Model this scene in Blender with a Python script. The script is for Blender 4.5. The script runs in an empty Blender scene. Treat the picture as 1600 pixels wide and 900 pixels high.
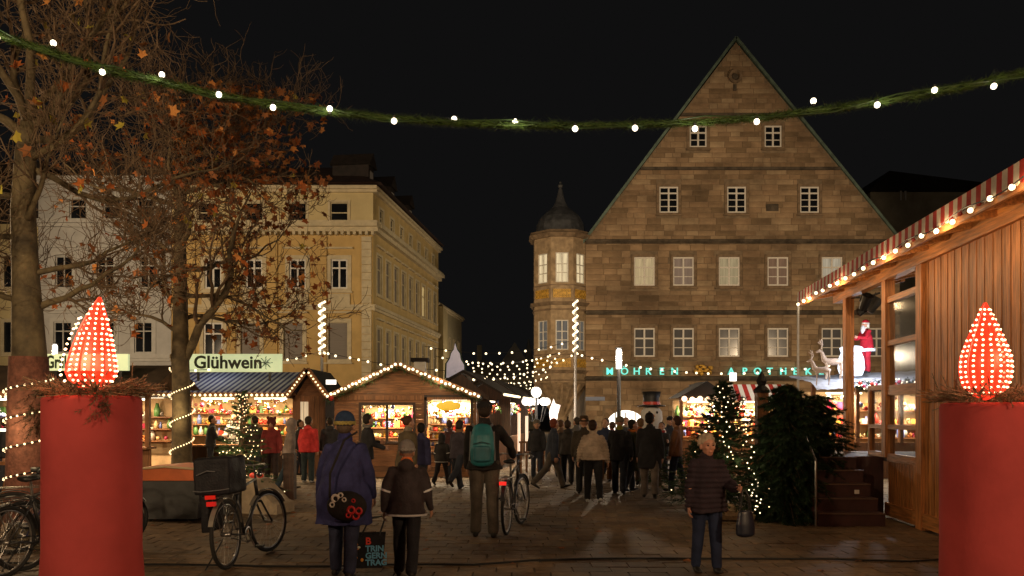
import bpy, bmesh, math, random
from mathutils import Vector, Matrix, noise
R = math.radians
C = bpy.context.scene.collection
SC = bpy.context.scene
rnd = random.Random(7)

# ---------------------------------------------------------------- camera, world, exposure
CAMZ = 1.65
F = 28.0 / 36.0 * 1600
cam = bpy.data.cameras.new('camera')
cam.lens = 28; cam.sensor_width = 36; cam.shift_y = 195 / 1600
cam.clip_start = 0.1; cam.clip_end = 600
camo = bpy.data.objects.new('camera', cam); C.objects.link(camo)
camo.location = (0, 0, CAMZ); camo.rotation_euler = (R(90), 0, 0)
SC.camera = camo
w = bpy.data.worlds.new('World'); SC.world = w; w.use_nodes = True
bg = w.node_tree.nodes['Background']
bg.inputs[0].default_value = (0.0048, 0.0047, 0.0048, 1); bg.inputs[1].default_value = 1.0
SC.view_settings.view_transform = 'Standard'; SC.view_settings.look = 'None'
SC.view_settings.exposure = 0; SC.view_settings.gamma = 1
cy = SC.cycles
cy.use_denoising = True
try: cy.denoiser = 'OPENIMAGEDENOISE'
except Exception: pass
cy.max_bounces = 5; cy.diffuse_bounces = 3; cy.glossy_bounces = 2; cy.transmission_bounces = 4
cy.transparent_max_bounces = 6
cy.sample_clamp_indirect = 1.5; cy.sample_clamp_direct = 0
cy.caustics_reflective = False; cy.caustics_refractive = False

def P(px, py, Y):
    """where a sight line meets the plane at distance Y (used to take measurements off the photograph)"""
    return Vector(((px - 800) / F * Y, Y, CAMZ + (645 - py) / F * Y))

# ---------------------------------------------------------------- object helpers
def link(o, parent=None):
    C.objects.link(o)
    if parent is not None: o.parent = parent
    return o
def thing(name, label, cat, loc=(0, 0, 0), rotz=0.0, group=None):
    o = bpy.data.objects.new(name, None); C.objects.link(o)
    o.empty_display_size = 0.2
    o.location = loc; o.rotation_euler = (0, 0, rotz)
    o['label'] = label; o['category'] = cat
    if group: o['group'] = group
    return o
def tag(o, label, cat, group=None):
    o['label'] = label; o['category'] = cat
    if group: o['group'] = group
    return o
def lamp(kind, loc, energy, color=(1, .72, .42), size=0.1, parent=None, rot=None, name='light', spot=None, sy=None):
    l = bpy.data.lights.new(name, kind); l.energy = energy; l.color = color
    if kind == 'AREA':
        l.size = size
        if sy: l.shape = 'RECTANGLE'; l.size_y = sy
    else: l.shadow_soft_size = size
    if kind == 'SPOT' and spot: l.spot_size = R(spot[0]); l.spot_blend = spot[1]
    o = bpy.data.objects.new(name, l); link(o, parent); o.location = loc
    if rot: o.rotation_euler = rot
    return o

# ---------------------------------------------------------------- materials
MATS = {}
def mat(name, col, rough=0.7, var=0.0, scale=8.0, bump=0.0, metal=0.0, emis=None, es=0.0, col2=None, trans=0.0,
        stretch=(1, 1, 1), bscale=None, objrand=0.0, spec=0.5, coords='Object', detail=4, sampling=None, alpha=None, attr=None, patch=0):
    if name in MATS: return MATS[name]
    m = bpy.data.materials.new(name); m.use_nodes = True
    nt = m.node_tree; b = nt.nodes['Principled BSDF']
    N = nt.nodes.new; L = nt.links.new
    b.inputs['Base Color'].default_value = (*col, 1); b.inputs['Roughness'].default_value = rough
    b.inputs['Metallic'].default_value = metal; b.inputs['Specular IOR Level'].default_value = spec
    src = None
    if var or bump or col2:
        tc = N('ShaderNodeTexCoord'); mp = N('ShaderNodeMapping'); mp.inputs['Scale'].default_value = stretch
        L(tc.outputs[coords], mp.inputs['Vector'])
        tx = N('ShaderNodeTexNoise'); tx.inputs['Scale'].default_value = scale; tx.inputs['Detail'].default_value = detail
        tx.inputs['Roughness'].default_value = 0.6
        L(mp.outputs[0], tx.inputs['Vector'])
        if var or col2:
            rp = N('ShaderNodeValToRGB')
            c2 = col2 if col2 else tuple(c * (1 - var) for c in col)
            c1 = col if col2 else tuple(min(1, c * (1 + var * .6)) for c in col)
            rp.color_ramp.elements[0].position = 0.35; rp.color_ramp.elements[0].color = (*c2, 1)
            rp.color_ramp.elements[1].position = 0.65; rp.color_ramp.elements[1].color = (*c1, 1)
            L(tx.outputs['Fac'], rp.inputs['Fac']); src = rp.outputs['Color']
        if bump:
            t2 = N('ShaderNodeTexNoise'); t2.inputs['Scale'].default_value = bscale or scale * 3; t2.inputs['Detail'].default_value = 5
            L(mp.outputs[0], t2.inputs['Vector'])
            bp = N('ShaderNodeBump'); bp.inputs['Strength'].default_value = bump; bp.inputs['Distance'].default_value = 0.02
            L(t2.outputs['Fac'], bp.inputs['Height']); L(bp.outputs[0], b.inputs['Normal'])
    if objrand or attr:
        mx = N('ShaderNodeMix'); mx.data_type = 'RGBA'; mx.blend_type = 'MULTIPLY'; mx.inputs['Factor'].default_value = 1.0
        rp2 = N('ShaderNodeValToRGB')
        k = objrand or 0.4
        e = rp2.color_ramp.elements
        e[0].position = 0; e[0].color = (1 - k * 1.25, 1 - k * 1.4, 1 - k * 1.6, 1)
        e[1].position = 1; e[1].color = (1 + k * .5, 1 + k * .45, 1 + k * .35, 1)
        mid = e.new(.5); mid.color = (1, 1 - k * .3, 1 - k * .5, 1)
        if attr:
            a = N('ShaderNodeAttribute'); a.attribute_name = attr; L(a.outputs['Fac'], rp2.inputs['Fac'])
        else:
            oi = N('ShaderNodeObjectInfo'); L(oi.outputs['Random'], rp2.inputs['Fac'])
        if src: L(src, mx.inputs['A'])
        else: mx.inputs['A'].default_value = (*col, 1)
        L(rp2.outputs['Color'], mx.inputs['B']); src = mx.outputs['Result']
    if patch:       # worn and dirty patches spread over the place
        ge = N('ShaderNodeNewGeometry'); t3 = N('ShaderNodeTexNoise'); t3.inputs['Scale'].default_value = patch; t3.inputs['Detail'].default_value = 6; t3.inputs['Roughness'].default_value = .65
        L(ge.outputs['Position'], t3.inputs['Vector']); r3_ = N('ShaderNodeValToRGB'); r3_.color_ramp.elements[0].position = .36; r3_.color_ramp.elements[0].color = (.42, .40, .38, 1)
        r3_.color_ramp.elements[1].position = .62; r3_.color_ramp.elements[1].color = (1.15, 1.12, 1.06, 1); L(t3.outputs['Fac'], r3_.inputs['Fac'])
        mx3 = N('ShaderNodeMix'); mx3.data_type = 'RGBA'; mx3.blend_type = 'MULTIPLY'; mx3.inputs['Factor'].default_value = .85
        if src: L(src, mx3.inputs['A'])
        else: mx3.inputs['A'].default_value = (*col, 1)
        L(r3_.outputs['Color'], mx3.inputs['B']); src = mx3.outputs['Result']
    if src: L(src, b.inputs['Base Color'])
    if emis:
        b.inputs['Emission Color'].default_value = (*emis, 1); b.inputs['Emission Strength'].default_value = es
    if trans: b.inputs['Transmission Weight'].default_value = trans
    if alpha is not None: b.inputs['Alpha'].default_value = alpha
    if sampling: m.cycles.emission_sampling = sampling
    MATS[name] = m
    return m
def planks(name, col, pitch=0.1, axis='X', rough=.6):
    """painted or bare timber: grain along the board"""
    st = {'X': (12, 12, 1.2), 'Z': (1.2, 12, 12)}[axis]
    return mat(name, col, rough, var=.45, scale=2.2, stretch=st, bump=.25, objrand=.22)

M = {}
M['bulb'] = mat('bulb_glow', (1, .9, .7), emis=(1, .72, .37), es=2.5, sampling='NONE')
M['bulb_white'] = mat('bulb_white_glow', (1, .95, .85), emis=(1, .79, .47), es=2.8, sampling='NONE')
M['bulb_garland'] = mat('garland_bulb_glow', (1, .95, .85), emis=(1, .86, .62), es=5, sampling='NONE')
M['cable'] = mat('black_cable', (.012, .012, .012), .6)
M['metal_dark'] = mat('dark_painted_metal', (.018, .018, .02), .45, var=.3, scale=20)
M['steel'] = mat('steel', (.35, .34, .33), .35, metal=.9, var=.2, scale=30)
M['white_paint'] = mat('white_frame_paint', (.75, .72, .66), .5, var=.1, scale=5)
M['glass_dark'] = mat('dark_window_glass', (.012, .013, .016), .06, spec=.6, var=.4, scale=.7)
M['black'] = mat('black_plastic', (.012, .012, .013), .5, var=.3, scale=14, bump=.1)
M['rubber'] = mat('tyre_rubber', (.014, .014, .014), .85, bump=.2, scale=60)
M['wood'] = planks('brown_timber', (.22, .095, .035))
M['wood_h'] = planks('brown_timber_beam', (.24, .105, .04), axis='Z')
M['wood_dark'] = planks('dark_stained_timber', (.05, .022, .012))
M['roof_dark'] = mat('dark_roof', (.018, .012, .010), .8, var=.5, scale=3, bump=.3)
M['snow'] = mat('white_fleece_snow', (.75, .78, .85), .9, var=.15, scale=6, bump=.6, bscale=12)
M['needle'] = mat('fir_needles', (.035, .075, .022), .6, var=.5, scale=6, spec=.3)
M['needle_dark'] = mat('dark_fir_needles', (.02, .045, .018), .65, var=.5, scale=5, spec=.25)
M['bark'] = mat('plane_bark', (.17, .13, .07), .85, col2=(.055, .042, .025), scale=3.5, bump=.6, bscale=14)
M['twig'] = mat('twig_bark', (.13, .085, .05), .85, var=.4, scale=6)
M['chrome'] = mat('chrome', (.6, .6, .6), .2, metal=1)
M['red_lens'] = mat('red_lamp_lens', (.5, .01, .01), .2, emis=(1, .03, .01), es=.25, sampling='NONE')

# ---------------------------------------------------------------- mesh builder
class MB:
    def __init__(s): s.v = []; s.f = []; s.t = []; s.tint = None
    def add(s, vs, fs, T=None):
        n = len(s.v)
        if T is not None: vs = [T @ Vector(v) for v in vs]
        s.v.extend([tuple(v) for v in vs]); s.f.extend([tuple(i + n for i in f) for f in fs])
        if s.tint is not None: s.t.extend([s.tint] * len(fs))
        return s
    def box(s, lo, hi, T=None):
        x0, y0, z0 = lo; x1, y1, z1 = hi
        vs = [(x0, y0, z0), (x1, y0, z0), (x1, y1, z0), (x0, y1, z0), (x0, y0, z1), (x1, y0, z1), (x1, y1, z1), (x0, y1, z1)]
        return s.add(vs, [(0, 3, 2, 1), (4, 5, 6, 7), (0, 1, 5, 4), (1, 2, 6, 5), (2, 3, 7, 6), (3, 0, 4, 7)], T)
    def bar(s, a, b, w, h=None, up=(0, 0, 1)):
        a = Vector(a); b = Vector(b); d = b - a; L = d.length
        if L < 1e-6: return s
        h = h or w; d.normalize(); up = Vector(up)
        if abs(d.dot(up)) > .98: up = Vector((0, 1, 0))
        x = d.cross(up).normalized(); z = x.cross(d)
        T = Matrix((x, d, z)).transposed().to_4x4(); T.translation = a
        return s.box((-w / 2, 0, -h / 2), (w / 2, L, h / 2), T)
    def tube(s, pts, r, seg=6, caps=True, ref=None, flat=1.0):
        pts = [Vector(p) for p in pts]; n = len(pts)
        rr = r if isinstance(r, (list, tuple)) else [r] * n
        vs = []; fs = []
        u = None
        for i, p in enumerate(pts):
            t = (pts[min(i + 1, n - 1)] - pts[max(i - 1, 0)])
            if t.length < 1e-9: t = Vector((0, 0, 1))
            t.normalize()
            if u is None:
                q = Vector(ref) if ref else (Vector((0, 0, 1)) if abs(t.z) < .9 else Vector((1, 0, 0)))
                u = (q - t * q.dot(t)).normalized()
            else:
                u2 = u - t * u.dot(t)
                u = u2.normalized() if u2.length > 1e-6 else u
            if ref:
                q = Vector(ref); q = q - t * q.dot(t)
                if q.length > 1e-3: u = q.normalized()
            v = t.cross(u)
            ri = rr[i]; ra, rb = ri if isinstance(ri, (tuple, list)) else (ri, ri * flat)
            for k in range(seg):
                a = 2 * math.pi * k / seg
                vs.append(p + u * (ra * math.cos(a)) + v * (rb * math.sin(a)))
        for i in range(n - 1):
            for k in range(seg):
                a = i * seg + k; b = i * seg + (k + 1) % seg
                fs.append((a, b, b + seg, a + seg))
        if caps:
            fs.append(tuple(range(seg - 1, -1, -1))); fs.append(tuple(range((n - 1) * seg, n * seg)))
        return s.add(vs, fs)
    def lathe(s, prof, seg=12, c=(0, 0, 0), a0=0, a1=360, T=None):
        full = abs(a1 - a0) >= 360; n = seg if full else seg + 1
        vs = []; fs = []
        for (r, z) in prof:
            for k in range(n):
                a = R(a0 + (a1 - a0) * k / seg); vs.append((c[0] + r * math.cos(a), c[1] + r * math.sin(a), c[2] + z))
        for i in range(len(prof) - 1):
            for k in range(seg):
                a = i * n + k; b = i * n + (k + 1) % n
                fs.append((a, b, b + n, a + n))
        return s.add(vs, fs, T)
    def ball(s, c, r, seg=8, rings=6, T=None):
        rx, ry, rz = r if isinstance(r, (tuple, list)) else (r, r, r)
        vs = [(c[0], c[1], c[2] - rz)]; fs = []
        for i in range(1, rings):
            th = math.pi * i / rings
            for k in range(seg):
                a = 2 * math.pi * k / seg
                vs.append((c[0] + rx * math.sin(th) * math.cos(a), c[1] + ry * math.sin(th) * math.sin(a), c[2] - rz * math.cos(th)))
        vs.append((c[0], c[1], c[2] + rz)); top = len(vs) - 1
        for k in range(seg):
            fs.append((0, 1 + (k + 1) % seg, 1 + k)); b = 1 + (rings - 2) * seg
            fs.append((b + k, b + (k + 1) % seg, top))
        for i in range(rings - 2):
            for k in range(seg):
                a = 1 + i * seg + k; b = 1 + i * seg + (k + 1) % seg
                fs.append((a, b, b + seg, a + seg))
        return s.add(vs, fs, T)
    def prism(s, poly, y0, y1, T=None):
        """poly in (x,z), extruded along y"""
        n = len(poly)
        vs = [(x, y0, z) for x, z in poly] + [(x, y1, z) for x, z in poly]
        fs = [tuple(range(n)), tuple(range(2 * n - 1, n - 1, -1))] + [(i, i + n, (i + 1) % n + n, (i + 1) % n) for i in range(n)]
        return s.add(vs, fs, T)
    def block(s, lo, hi, e=.012, T=None):
        """a dressed stone facing -y with chamfered edges"""
        x0, y0, z0 = lo; x1, y1, z1 = hi
        vs = [(x0, y1, z0), (x1, y1, z0), (x1, y1, z1), (x0, y1, z1), (x0 + e, y0, z0 + e), (x1 - e, y0, z0 + e), (x1 - e, y0, z1 - e), (x0 + e, y0, z1 - e)]
        return s.add(vs, [(4, 5, 6, 7), (0, 1, 5, 4), (1, 2, 6, 5), (2, 3, 7, 6), (3, 0, 4, 7)], T)
    def mesh(s, name, m, smooth=False):
        me = bpy.data.meshes.new(name); me.from_pydata(s.v, [], s.f)
        for x in (m if isinstance(m, (list, tuple)) else [m]): me.materials.append(x)
        if smooth: me.polygons.foreach_set('use_smooth', [True] * len(me.polygons))
        if s.t:
            a = me.attributes.new('tint', 'FLOAT', 'FACE'); a.data.foreach_set('value', s.t)
        me.update(); return me
    def obj(s, name, m, parent=None, loc=None, smooth=False, label=None, kind=None, rot=None):
        o = bpy.data.objects.new(name, s.mesh(name, m, smooth)); link(o, parent)
        if loc is not None: o.location = loc
        if rot is not None: o.rotation_euler = rot
        if label: o['label'] = label
        if kind: o['kind'] = kind
        return o
def inst(name, me, parent=None, loc=(0, 0, 0), rot=None, scale=None, Mx=None, label=None):
    o = bpy.data.objects.new(name, me); link(o, parent)
    if Mx is not None: o.matrix_local = Mx
    else:
        o.location = loc
        if rot: o.rotation_euler = rot
        if scale: o.scale = scale if isinstance(scale, (tuple, list)) else (scale,) * 3
    if label: o['label'] = label
    return o
def text_mesh(txt, size, depth, m, bold=0.0, align='LEFT', shear=0):
    cu = bpy.data.curves.new('lettering', 'FONT'); cu.body = txt; cu.size = size; cu.extrude = depth; cu.offset = bold
    cu.align_x = align; cu.shear = shear; cu.resolution_u = 3
    o = bpy.data.objects.new('lettering', cu); C.objects.link(o)
    dg = bpy.context.evaluated_depsgraph_get()
    me = bpy.data.meshes.new_from_object(o.evaluated_get(dg)); bpy.data.objects.remove(o)
    me.materials.clear(); me.materials.append(m); return me
BULB = {}
def bulb_mesh(r, key='bulb'):
    k = (round(r, 4), key)
    if k not in BULB: BULB[k] = MB().ball((0, 0, 0), r, 8, 6).mesh('bulb', M[key], True)
    return BULB[k]
def sagline(a, b, sag, n):
    a = Vector(a); b = Vector(b)
    return [a.lerp(b, i / n) + Vector((0, 0, -4 * sag * (i / n) * (1 - i / n))) for i in range(n + 1)]
def light_string(pts, n, r, label, group=None, wire=.008, key='bulb', jit=0.0, cat='string lights', drop=.02):
    """pts world polyline; bulbs spread evenly"""
    base = Vector(pts[0]); loc = base.copy()
    t = thing('light_string', label, cat, loc, group=group)
    L = [Vector(p) - base for p in pts]
    mb = MB().tube(L, wire, 4); mb.obj('cable', M['cable'], t)
    seg = [(L[i + 1] - L[i]).length for i in range(len(L) - 1)]; tot = sum(seg)
    me = bulb_mesh(r, key)
    for k in range(n):
        d = tot * (k + .5) / n + rnd.uniform(-jit, jit); i = 0
        while i < len(seg) - 1 and d > seg[i]: d -= seg[i]; i += 1
        p = L[i].lerp(L[i + 1], max(0, min(1, d / seg[i])))
        inst('bulb', me, t, p + Vector((rnd.uniform(-jit, jit), 0, -drop + rnd.uniform(-jit, jit) * .3)))
    return t
# ================================================================ ground
gm = bpy.data.materials.new('paving_far'); gm.use_nodes = True
nt = gm.node_tree; b = nt.nodes['Principled BSDF']
tc = nt.nodes.new('ShaderNodeTexCoord'); br = nt.nodes.new('ShaderNodeTexBrick')
br.inputs['Scale'].default_value = 1.0; br.inputs['Brick Width'].default_value = .4; br.inputs['Row Height'].default_value = .26
br.inputs['Mortar Size'].default_value = .012
br.inputs['Color1'].default_value = (.12, .08, .045, 1); br.inputs['Color2'].default_value = (.09, .062, .036, 1); br.inputs['Mortar'].default_value = (.05, .04, .028, 1)
nt.links.new(tc.outputs['Object'], br.inputs['Vector']); nt.links.new(br.outputs['Color'], b.inputs['Base Color']); b.inputs['Roughness'].default_value = .6
ground = MB().box((-300, -60, -1), (300, 500, -.012)).obj('ground', gm); ground['kind'] = 'structure'
M['paver'] = mat('paving_stone', (.155, .105, .058), .66, patch=.45, var=.35, scale=9, bump=.35, bscale=40, objrand=.22, spec=.4)
M['paver_t'] = mat('paving_stones_joined', (.155, .105, .058), .66, patch=.45, var=.35, scale=9, bump=.35, bscale=40, objrand=.22, attr='tint', spec=.4)
PW, PD = .40, .26
def slab(mb, x0, y0, x1, y1, z, T=None):
    e = .007
    vs = [(x0, y0, z - .03), (x1, y0, z - .03), (x1, y1, z - .03), (x0, y1, z - .03), (x0 + e, y0 + e, z), (x1 - e, y0 + e, z), (x1 - e, y1 - e, z), (x0 + e, y1 - e, z)]
    mb.add(vs, [(4, 5, 6, 7), (0, 1, 5, 4), (1, 2, 6, 5), (2, 3, 7, 6), (3, 0, 4, 7)])
g = .003
pm = MB(); slab(pm, g - PW / 2, g - PD / 2, PW / 2 - g, PD / 2 - g, 0); PM = pm.mesh('paver', M['paver'])
stf = MB(); nobj = 0
j = 0; y = 5.0
while y < 27:
    shear = .1045 * (y - 8)
    x = -13 + (j % 2) * PW * .5 + rnd.uniform(-.02, .02)
    while x < 11:
        cx = x + shear; vis = abs(cx) < .64 * y + .3
        if vis:
            dz = rnd.uniform(-.004, .004)
            if 7.9 < y and nobj < 290 and -3.8 < cx < 4.9 and y < 9.6:
                inst('paver', PM, ground, (cx, y, dz), rot=(rnd.uniform(-.008, .008), rnd.uniform(-.008, .008), 0)); nobj += 1
            else:
                stf.tint = rnd.random(); slab(stf, cx - PW / 2 + g, y - PD / 2 + g, cx + PW / 2 - g, y + PD / 2 - g, dz)
        x += PW
    y += PD; j += 1
stf.obj('pavers', M['paver_t'], ground, kind='stuff')

# ================================================================ facade tools
def frameM(o, d):
    """facade frame: local x along d (unit, horizontal), z up, -y outward to the viewer's side"""
    d = Vector((d[0], d[1], 0)).normalized()
    n = Vector((d.y, -d.x, 0))      # outward
    m = Matrix(((d.x, -n.x, 0, o[0]), (d.y, -n.y, 0, o[1]), (0, 0, 1, o[2]), (0, 0, 0, 1)))
    return m
def pane_mat(key, col, es, curtain=True):
    k = 'pane_' + key
    if k in MATS: return MATS[k]
    m = bpy.data.materials.new(k); m.use_nodes = True; nt = m.node_tree; b = nt.nodes['Principled BSDF']
    b.inputs['Base Color'].default_value = (.07, .06, .05, 1); b.inputs['Roughness'].default_value = .15
    tc = nt.nodes.new('ShaderNodeTexCoord'); mp = nt.nodes.new('ShaderNodeMapping'); mp.inputs['Scale'].default_value = (7, 1, .5)
    tx = nt.nodes.new('ShaderNodeTexNoise'); tx.inputs['Scale'].default_value = 1.2; tx.inputs['Detail'].default_value = 3
    rp = nt.nodes.new('ShaderNodeValToRGB'); rp.color_ramp.elements[0].position = .3; rp.color_ramp.elements[1].position = .7
    rp.color_ramp.elements[0].color = (*[c * .55 for c in col], 1); rp.color_ramp.elements[1].color = (*col, 1)
    nt.links.new(tc.outputs['Object'], mp.inputs[0]); nt.links.new(mp.outputs[0], tx.inputs['Vector']); nt.links.new(tx.outputs['Fac'], rp.inputs['Fac'])
    nt.links.new(rp.outputs['Color'], b.inputs['Emission Color']); b.inputs['Emission Strength'].default_value = es
    m.cycles.emission_sampling = 'NONE'; MATS[k] = m; return m
def window(parent, FM, cx, cz, w, h, sur=.16, surm=None, frm=None, pm=None, bars=(1, (.38,)), sill=True, fw=.06, rec=.12, label=None, subs=True, hood=None):
    """window part: surround is the part's own mesh, frame and pane are sub-parts"""
    T = FM @ Matrix.Translation((cx, 0, cz))
    surm = surm or M['white_paint']; frm = frm or M['white_paint']; pm = pm or M['glass_dark']
    s = MB(); a = w / 2; c = h / 2; p = .04
    s.box((-a - sur, -p, -c), (-a, rec, c)); s.box((a, -p, -c), (a + sur, rec, c))
    s.box((-a - sur, -p - .003, c), (a + sur, rec, c + sur)); s.box((-a - sur, -p - .002, -c - sur * .7), (a + sur, rec, -c))
    if hood: s.box((-a - sur - .08, -.16, c + sur + hood), (a + sur + .08, .05, c + sur + hood + .1))
    o = s.obj('window', surm, parent, label=label); o.matrix_local = T
    if sill: MB().box((-a - sur - .06, -.12, -c - .09 - sur * .7), (a + sur + .06, .05, -c - sur * .7 - .004)).obj('sill', surm, o)
    f = MB(); y0, y1 = .04, .09
    f.box((-a, y0, -c), (-a + fw, y1, c)); f.box((a - fw, y0, -c), (a, y1, c)); f.box((-a + fw, y0 + .002, -c), (a - fw, y1, -c + fw)); f.box((-a + fw, y0 + .002, c - fw), (a - fw, y1, c))
    nv, hs = bars
    for k in range(nv):
        x = -a + w * (k + 1) / (nv + 1); f.box((x - fw * .55, y0 - .01, -c + .01), (x + fw * .55, y1, c - .01))
    for i, t in enumerate(hs):
        z = c - h * t; q = fw * (.5 if i == 0 else .25); f.box((-a + .01, y0 + .004 * (i + 1), z - q), (a - .01, y1, z + q))
    f.obj('frame', frm, o)
    # panes between the bars
    xs = [-a] + [-a + w * (k + 1) / (nv + 1) for k in range(nv)] + [a]
    for i in range(len(xs) - 1):
        MB().box((xs[i] + .02, .1, -c + .02), (xs[i + 1] - .02, .115, c - .02)).obj('pane', pm, o)
    return o
def wall_with_holes(parent, FM, x0, x1, z0, z1, holes, depth, m, name='wall'):
    """one wall built of strips round rectangular holes (cx,cz,w,h)"""
    xs = sorted(set([x0, x1] + [v for (cx, cz, w, h) in holes for v in (cx - w / 2, cx + w / 2)]))
    xs = [v for v in xs if x0 <= v <= x1]
    mb = MB()
    for a, b in zip(xs[:-1], xs[1:]):
        if b - a < 1e-4: continue
        mid = (a + b) / 2; cuts = sorted([(cz - h / 2, cz + h / 2) for (cx, cz, w, h) in holes if cx - w / 2 < mid < cx + w / 2])
        z = z0
        for lo, hi in cuts:
            if lo > z and z < z1: mb.box((a, 0, z), (b, depth, min(lo, z1)))
            z = max(z, hi)
        if z < z1: mb.box((a, 0, z), (b, depth, z1))
    o = mb.obj(name, m, parent); o.matrix_local = FM; return o

# ================================================================ sandstone gable house (Y = 50)
YS = 50.0; S = F / YS                                   # px per metre on that plane
def sx(px): return (px - 800) / S
def sz(py): return CAMZ + (645 - py) / S
stone = mat('sandstone', (.46, .345, .225), .9, patch=.3, col2=(.32, .235, .15), scale=.9, bump=.7, bscale=9, coords='Object', objrand=.3, stretch=(1, 1, 1.6))
stone_t = mat('sandstone_joined', (.46, .345, .225), .9, patch=.3, col2=(.32, .235, .15), scale=.9, bump=.7, bscale=9, attr='tint', objrand=.3, stretch=(1, 1, 1.6))
stone_m = mat('sandstone_mortar', (.26, .19, .12), .95, var=.3, scale=2)
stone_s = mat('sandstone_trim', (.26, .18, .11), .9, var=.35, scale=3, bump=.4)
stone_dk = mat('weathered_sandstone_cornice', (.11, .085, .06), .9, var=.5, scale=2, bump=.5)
X0, X1 = sx(915), sx(1406); ZE = sz(376); XP, ZP = sx(1150), sz(66)
base = Vector((X0, YS, 0))
house = thing('stone_house', 'sandstone house with tall stepless gable, corner oriel and green pharmacy lettering', 'building', base)
HF = frameM((0, 0, 0), (1, 0))
W = X1 - X0; hx = lambda px: sx(px) - X0
rows = [  # cy, h, w, px list, bars, kind
    (213, 34, 27, [1091, 1208], (1, (.33, .66)), 'dark'),
    (312, 41, 30, [1045, 1151, 1265], (1, (.25, .5, .75)), 'dark'),
    (424, 45, 33, [1007, 1068, 1139.5, 1215.5, 1300, 1370], (1, (.36, .68)), 'lit'),
    (535, 45, 33, [1007, 1068, 1139.5, 1215.5, 1300, 1370], (1, (.36, .68)), 'grey')]
wins = []
for cyp, hp, wp, pxs, bars, kind in rows:
    for p in pxs: wins.append((hx(p), sz(cyp), wp / S, hp / S, bars, kind, p))
holes = [(a, b_, c_ + .02, d_ + .02) for a, b_, c_, d_, *_ in wins]
arch = (hx(978), 0, 2.5, sz(641))        # cx, z0, width, top
holes_g = holes + [(arch[0], (sz(641) + .1) / 2, 2.56, sz(641) + .1)]
# body behind the stone skin
wall_with_holes(house, HF @ Matrix.Translation((0, .014, 0)), 0, W, 0, ZE, holes_g, .5, stone_m)
gb = MB()
def gx(z):  # gable limits at height z
    t = (z - ZE) / (ZP - ZE); return (t * (XP - X0), W - t * (W - (XP - X0)))
zz = ZE
steps = 46
zbr = sorted(set([round(ZE + (ZP - ZE) * k / steps, 4) for k in range(steps + 1)] + [round(cz + s_ * h_ / 2, 4) for cx, cz, w_, h_, *_ in holes if cz > ZE for s_ in (-1, 1)]))
for za, zb in zip(zbr[:-1], zbr[1:]):
    if zb - za < 1e-3: continue
    l0, r0 = gx(za); l1, r1 = gx(zb)
    segs = [(l0, r0, l1, r1)]
    hs = [(cx - w_ / 2, cx + w_ / 2) for cx, cz, w_, h_, *_ in holes if cz - h_ / 2 < (za + zb) / 2 < cz + h_ / 2]
    cur0, cur1 = l0, l1
    for a, b_ in sorted(hs):
        gb.prism([(cur0, za), (a, za), (a, zb), (cur1, zb)], .014, .6); cur0 = cur1 = b_
    gb.prism([(cur0, za), (r0, za), (r1, zb), (cur1, zb)], .014, .6)
o = gb.obj('gable_wall', stone_m, house)
MB().box((0, .6, 0), (W, 15, ZE - .02)).obj('rear_wall', stone_m, house)
MB().prism([(-.25, ZE), (W + .25, ZE), (XP - X0, ZP + .12)], .62, 15).obj('roof', M['roof_dark'], house)
# dressed stones
cand = []
cornices = [sz(376), sz(487), sz(590), sz(263), sz(179)]
z = 0.02; row = 0
def blocked(x0, x1, z0, z1):
    for cx, cz, w_, h_, *_ in holes:
        if x0 < cx + w_ / 2 + .16 and x1 > cx - w_ / 2 - .16 and z0 < cz + h_ / 2 + .16 and z1 > cz - h_ / 2 - .12: return (cx - w_ / 2 - .16, cx + w_ / 2 + .16)
    if z0 < arch[3] + .15 and x0 < arch[0] + 1.45 and x1 > arch[0] - 1.45: return (arch[0] - 1.45, arch[0] + 1.45)
    return None
while z < ZP - .3:
    h_ = rnd.uniform(.27, .42)
    for c_ in cornices:
        if z < c_ < z + h_ + .12: h_ = max(.12, c_ - z) if c_ - z > .12 else h_
    if z + h_ < ZE: lo, hi = 0, W
    else:
        lo, hi = gx(max(z + h_, ZE))
    x = lo
    while x < hi - .02:
        ww = rnd.uniform(.45, 1.3)
        if hi - x - ww < .35: ww = hi - x
        xe = min(hi, x + ww); bl = blocked(x, xe, z, z + h_)
        if bl:
            if bl[0] - x > .15: cand.append((x, bl[0], z, z + h_))
            x = max(bl[1], x + .01); continue
        cand.append((x, xe, z, z + h_)); x = xe
    z += h_; row += 1
cand.sort(key=lambda c: -(c[1] - c[0]) * (c[3] - c[2]) * (1 if (c[2] > 3.5) else .2))
um = MB().block((-.5, -.5, -.5), (.5, .5, .5), .0).mesh('stone_block', stone)
stf = MB()
UM = []
for k in range(10):
    wv = .6 + .09 * k
    UM.append((wv, MB().block((-wv / 2, 0, -.19), (wv / 2, .04, .19), .012).mesh('stone_block', stone)))
for i, (a, b_, c_, d_) in enumerate(cand):
    pr = rnd.uniform(0, .02); gp = .005
    if i < 298:
        wv, me = min(UM, key=lambda u: abs(u[0] - (b_ - a)))
        inst('stone_block', me, house, ((a + b_) / 2, -pr, (c_ + d_) / 2), scale=((b_ - a - 2 * gp) / wv, 1, (d_ - c_ - 2 * gp) / .38))
    else:
        stf.tint = rnd.random(); stf.block((a + gp, -pr, c_ + gp), (b_ - gp, .05, d_ - gp), .012)
stf.obj('stone_blocks', stone_t, house, kind='stuff')
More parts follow.
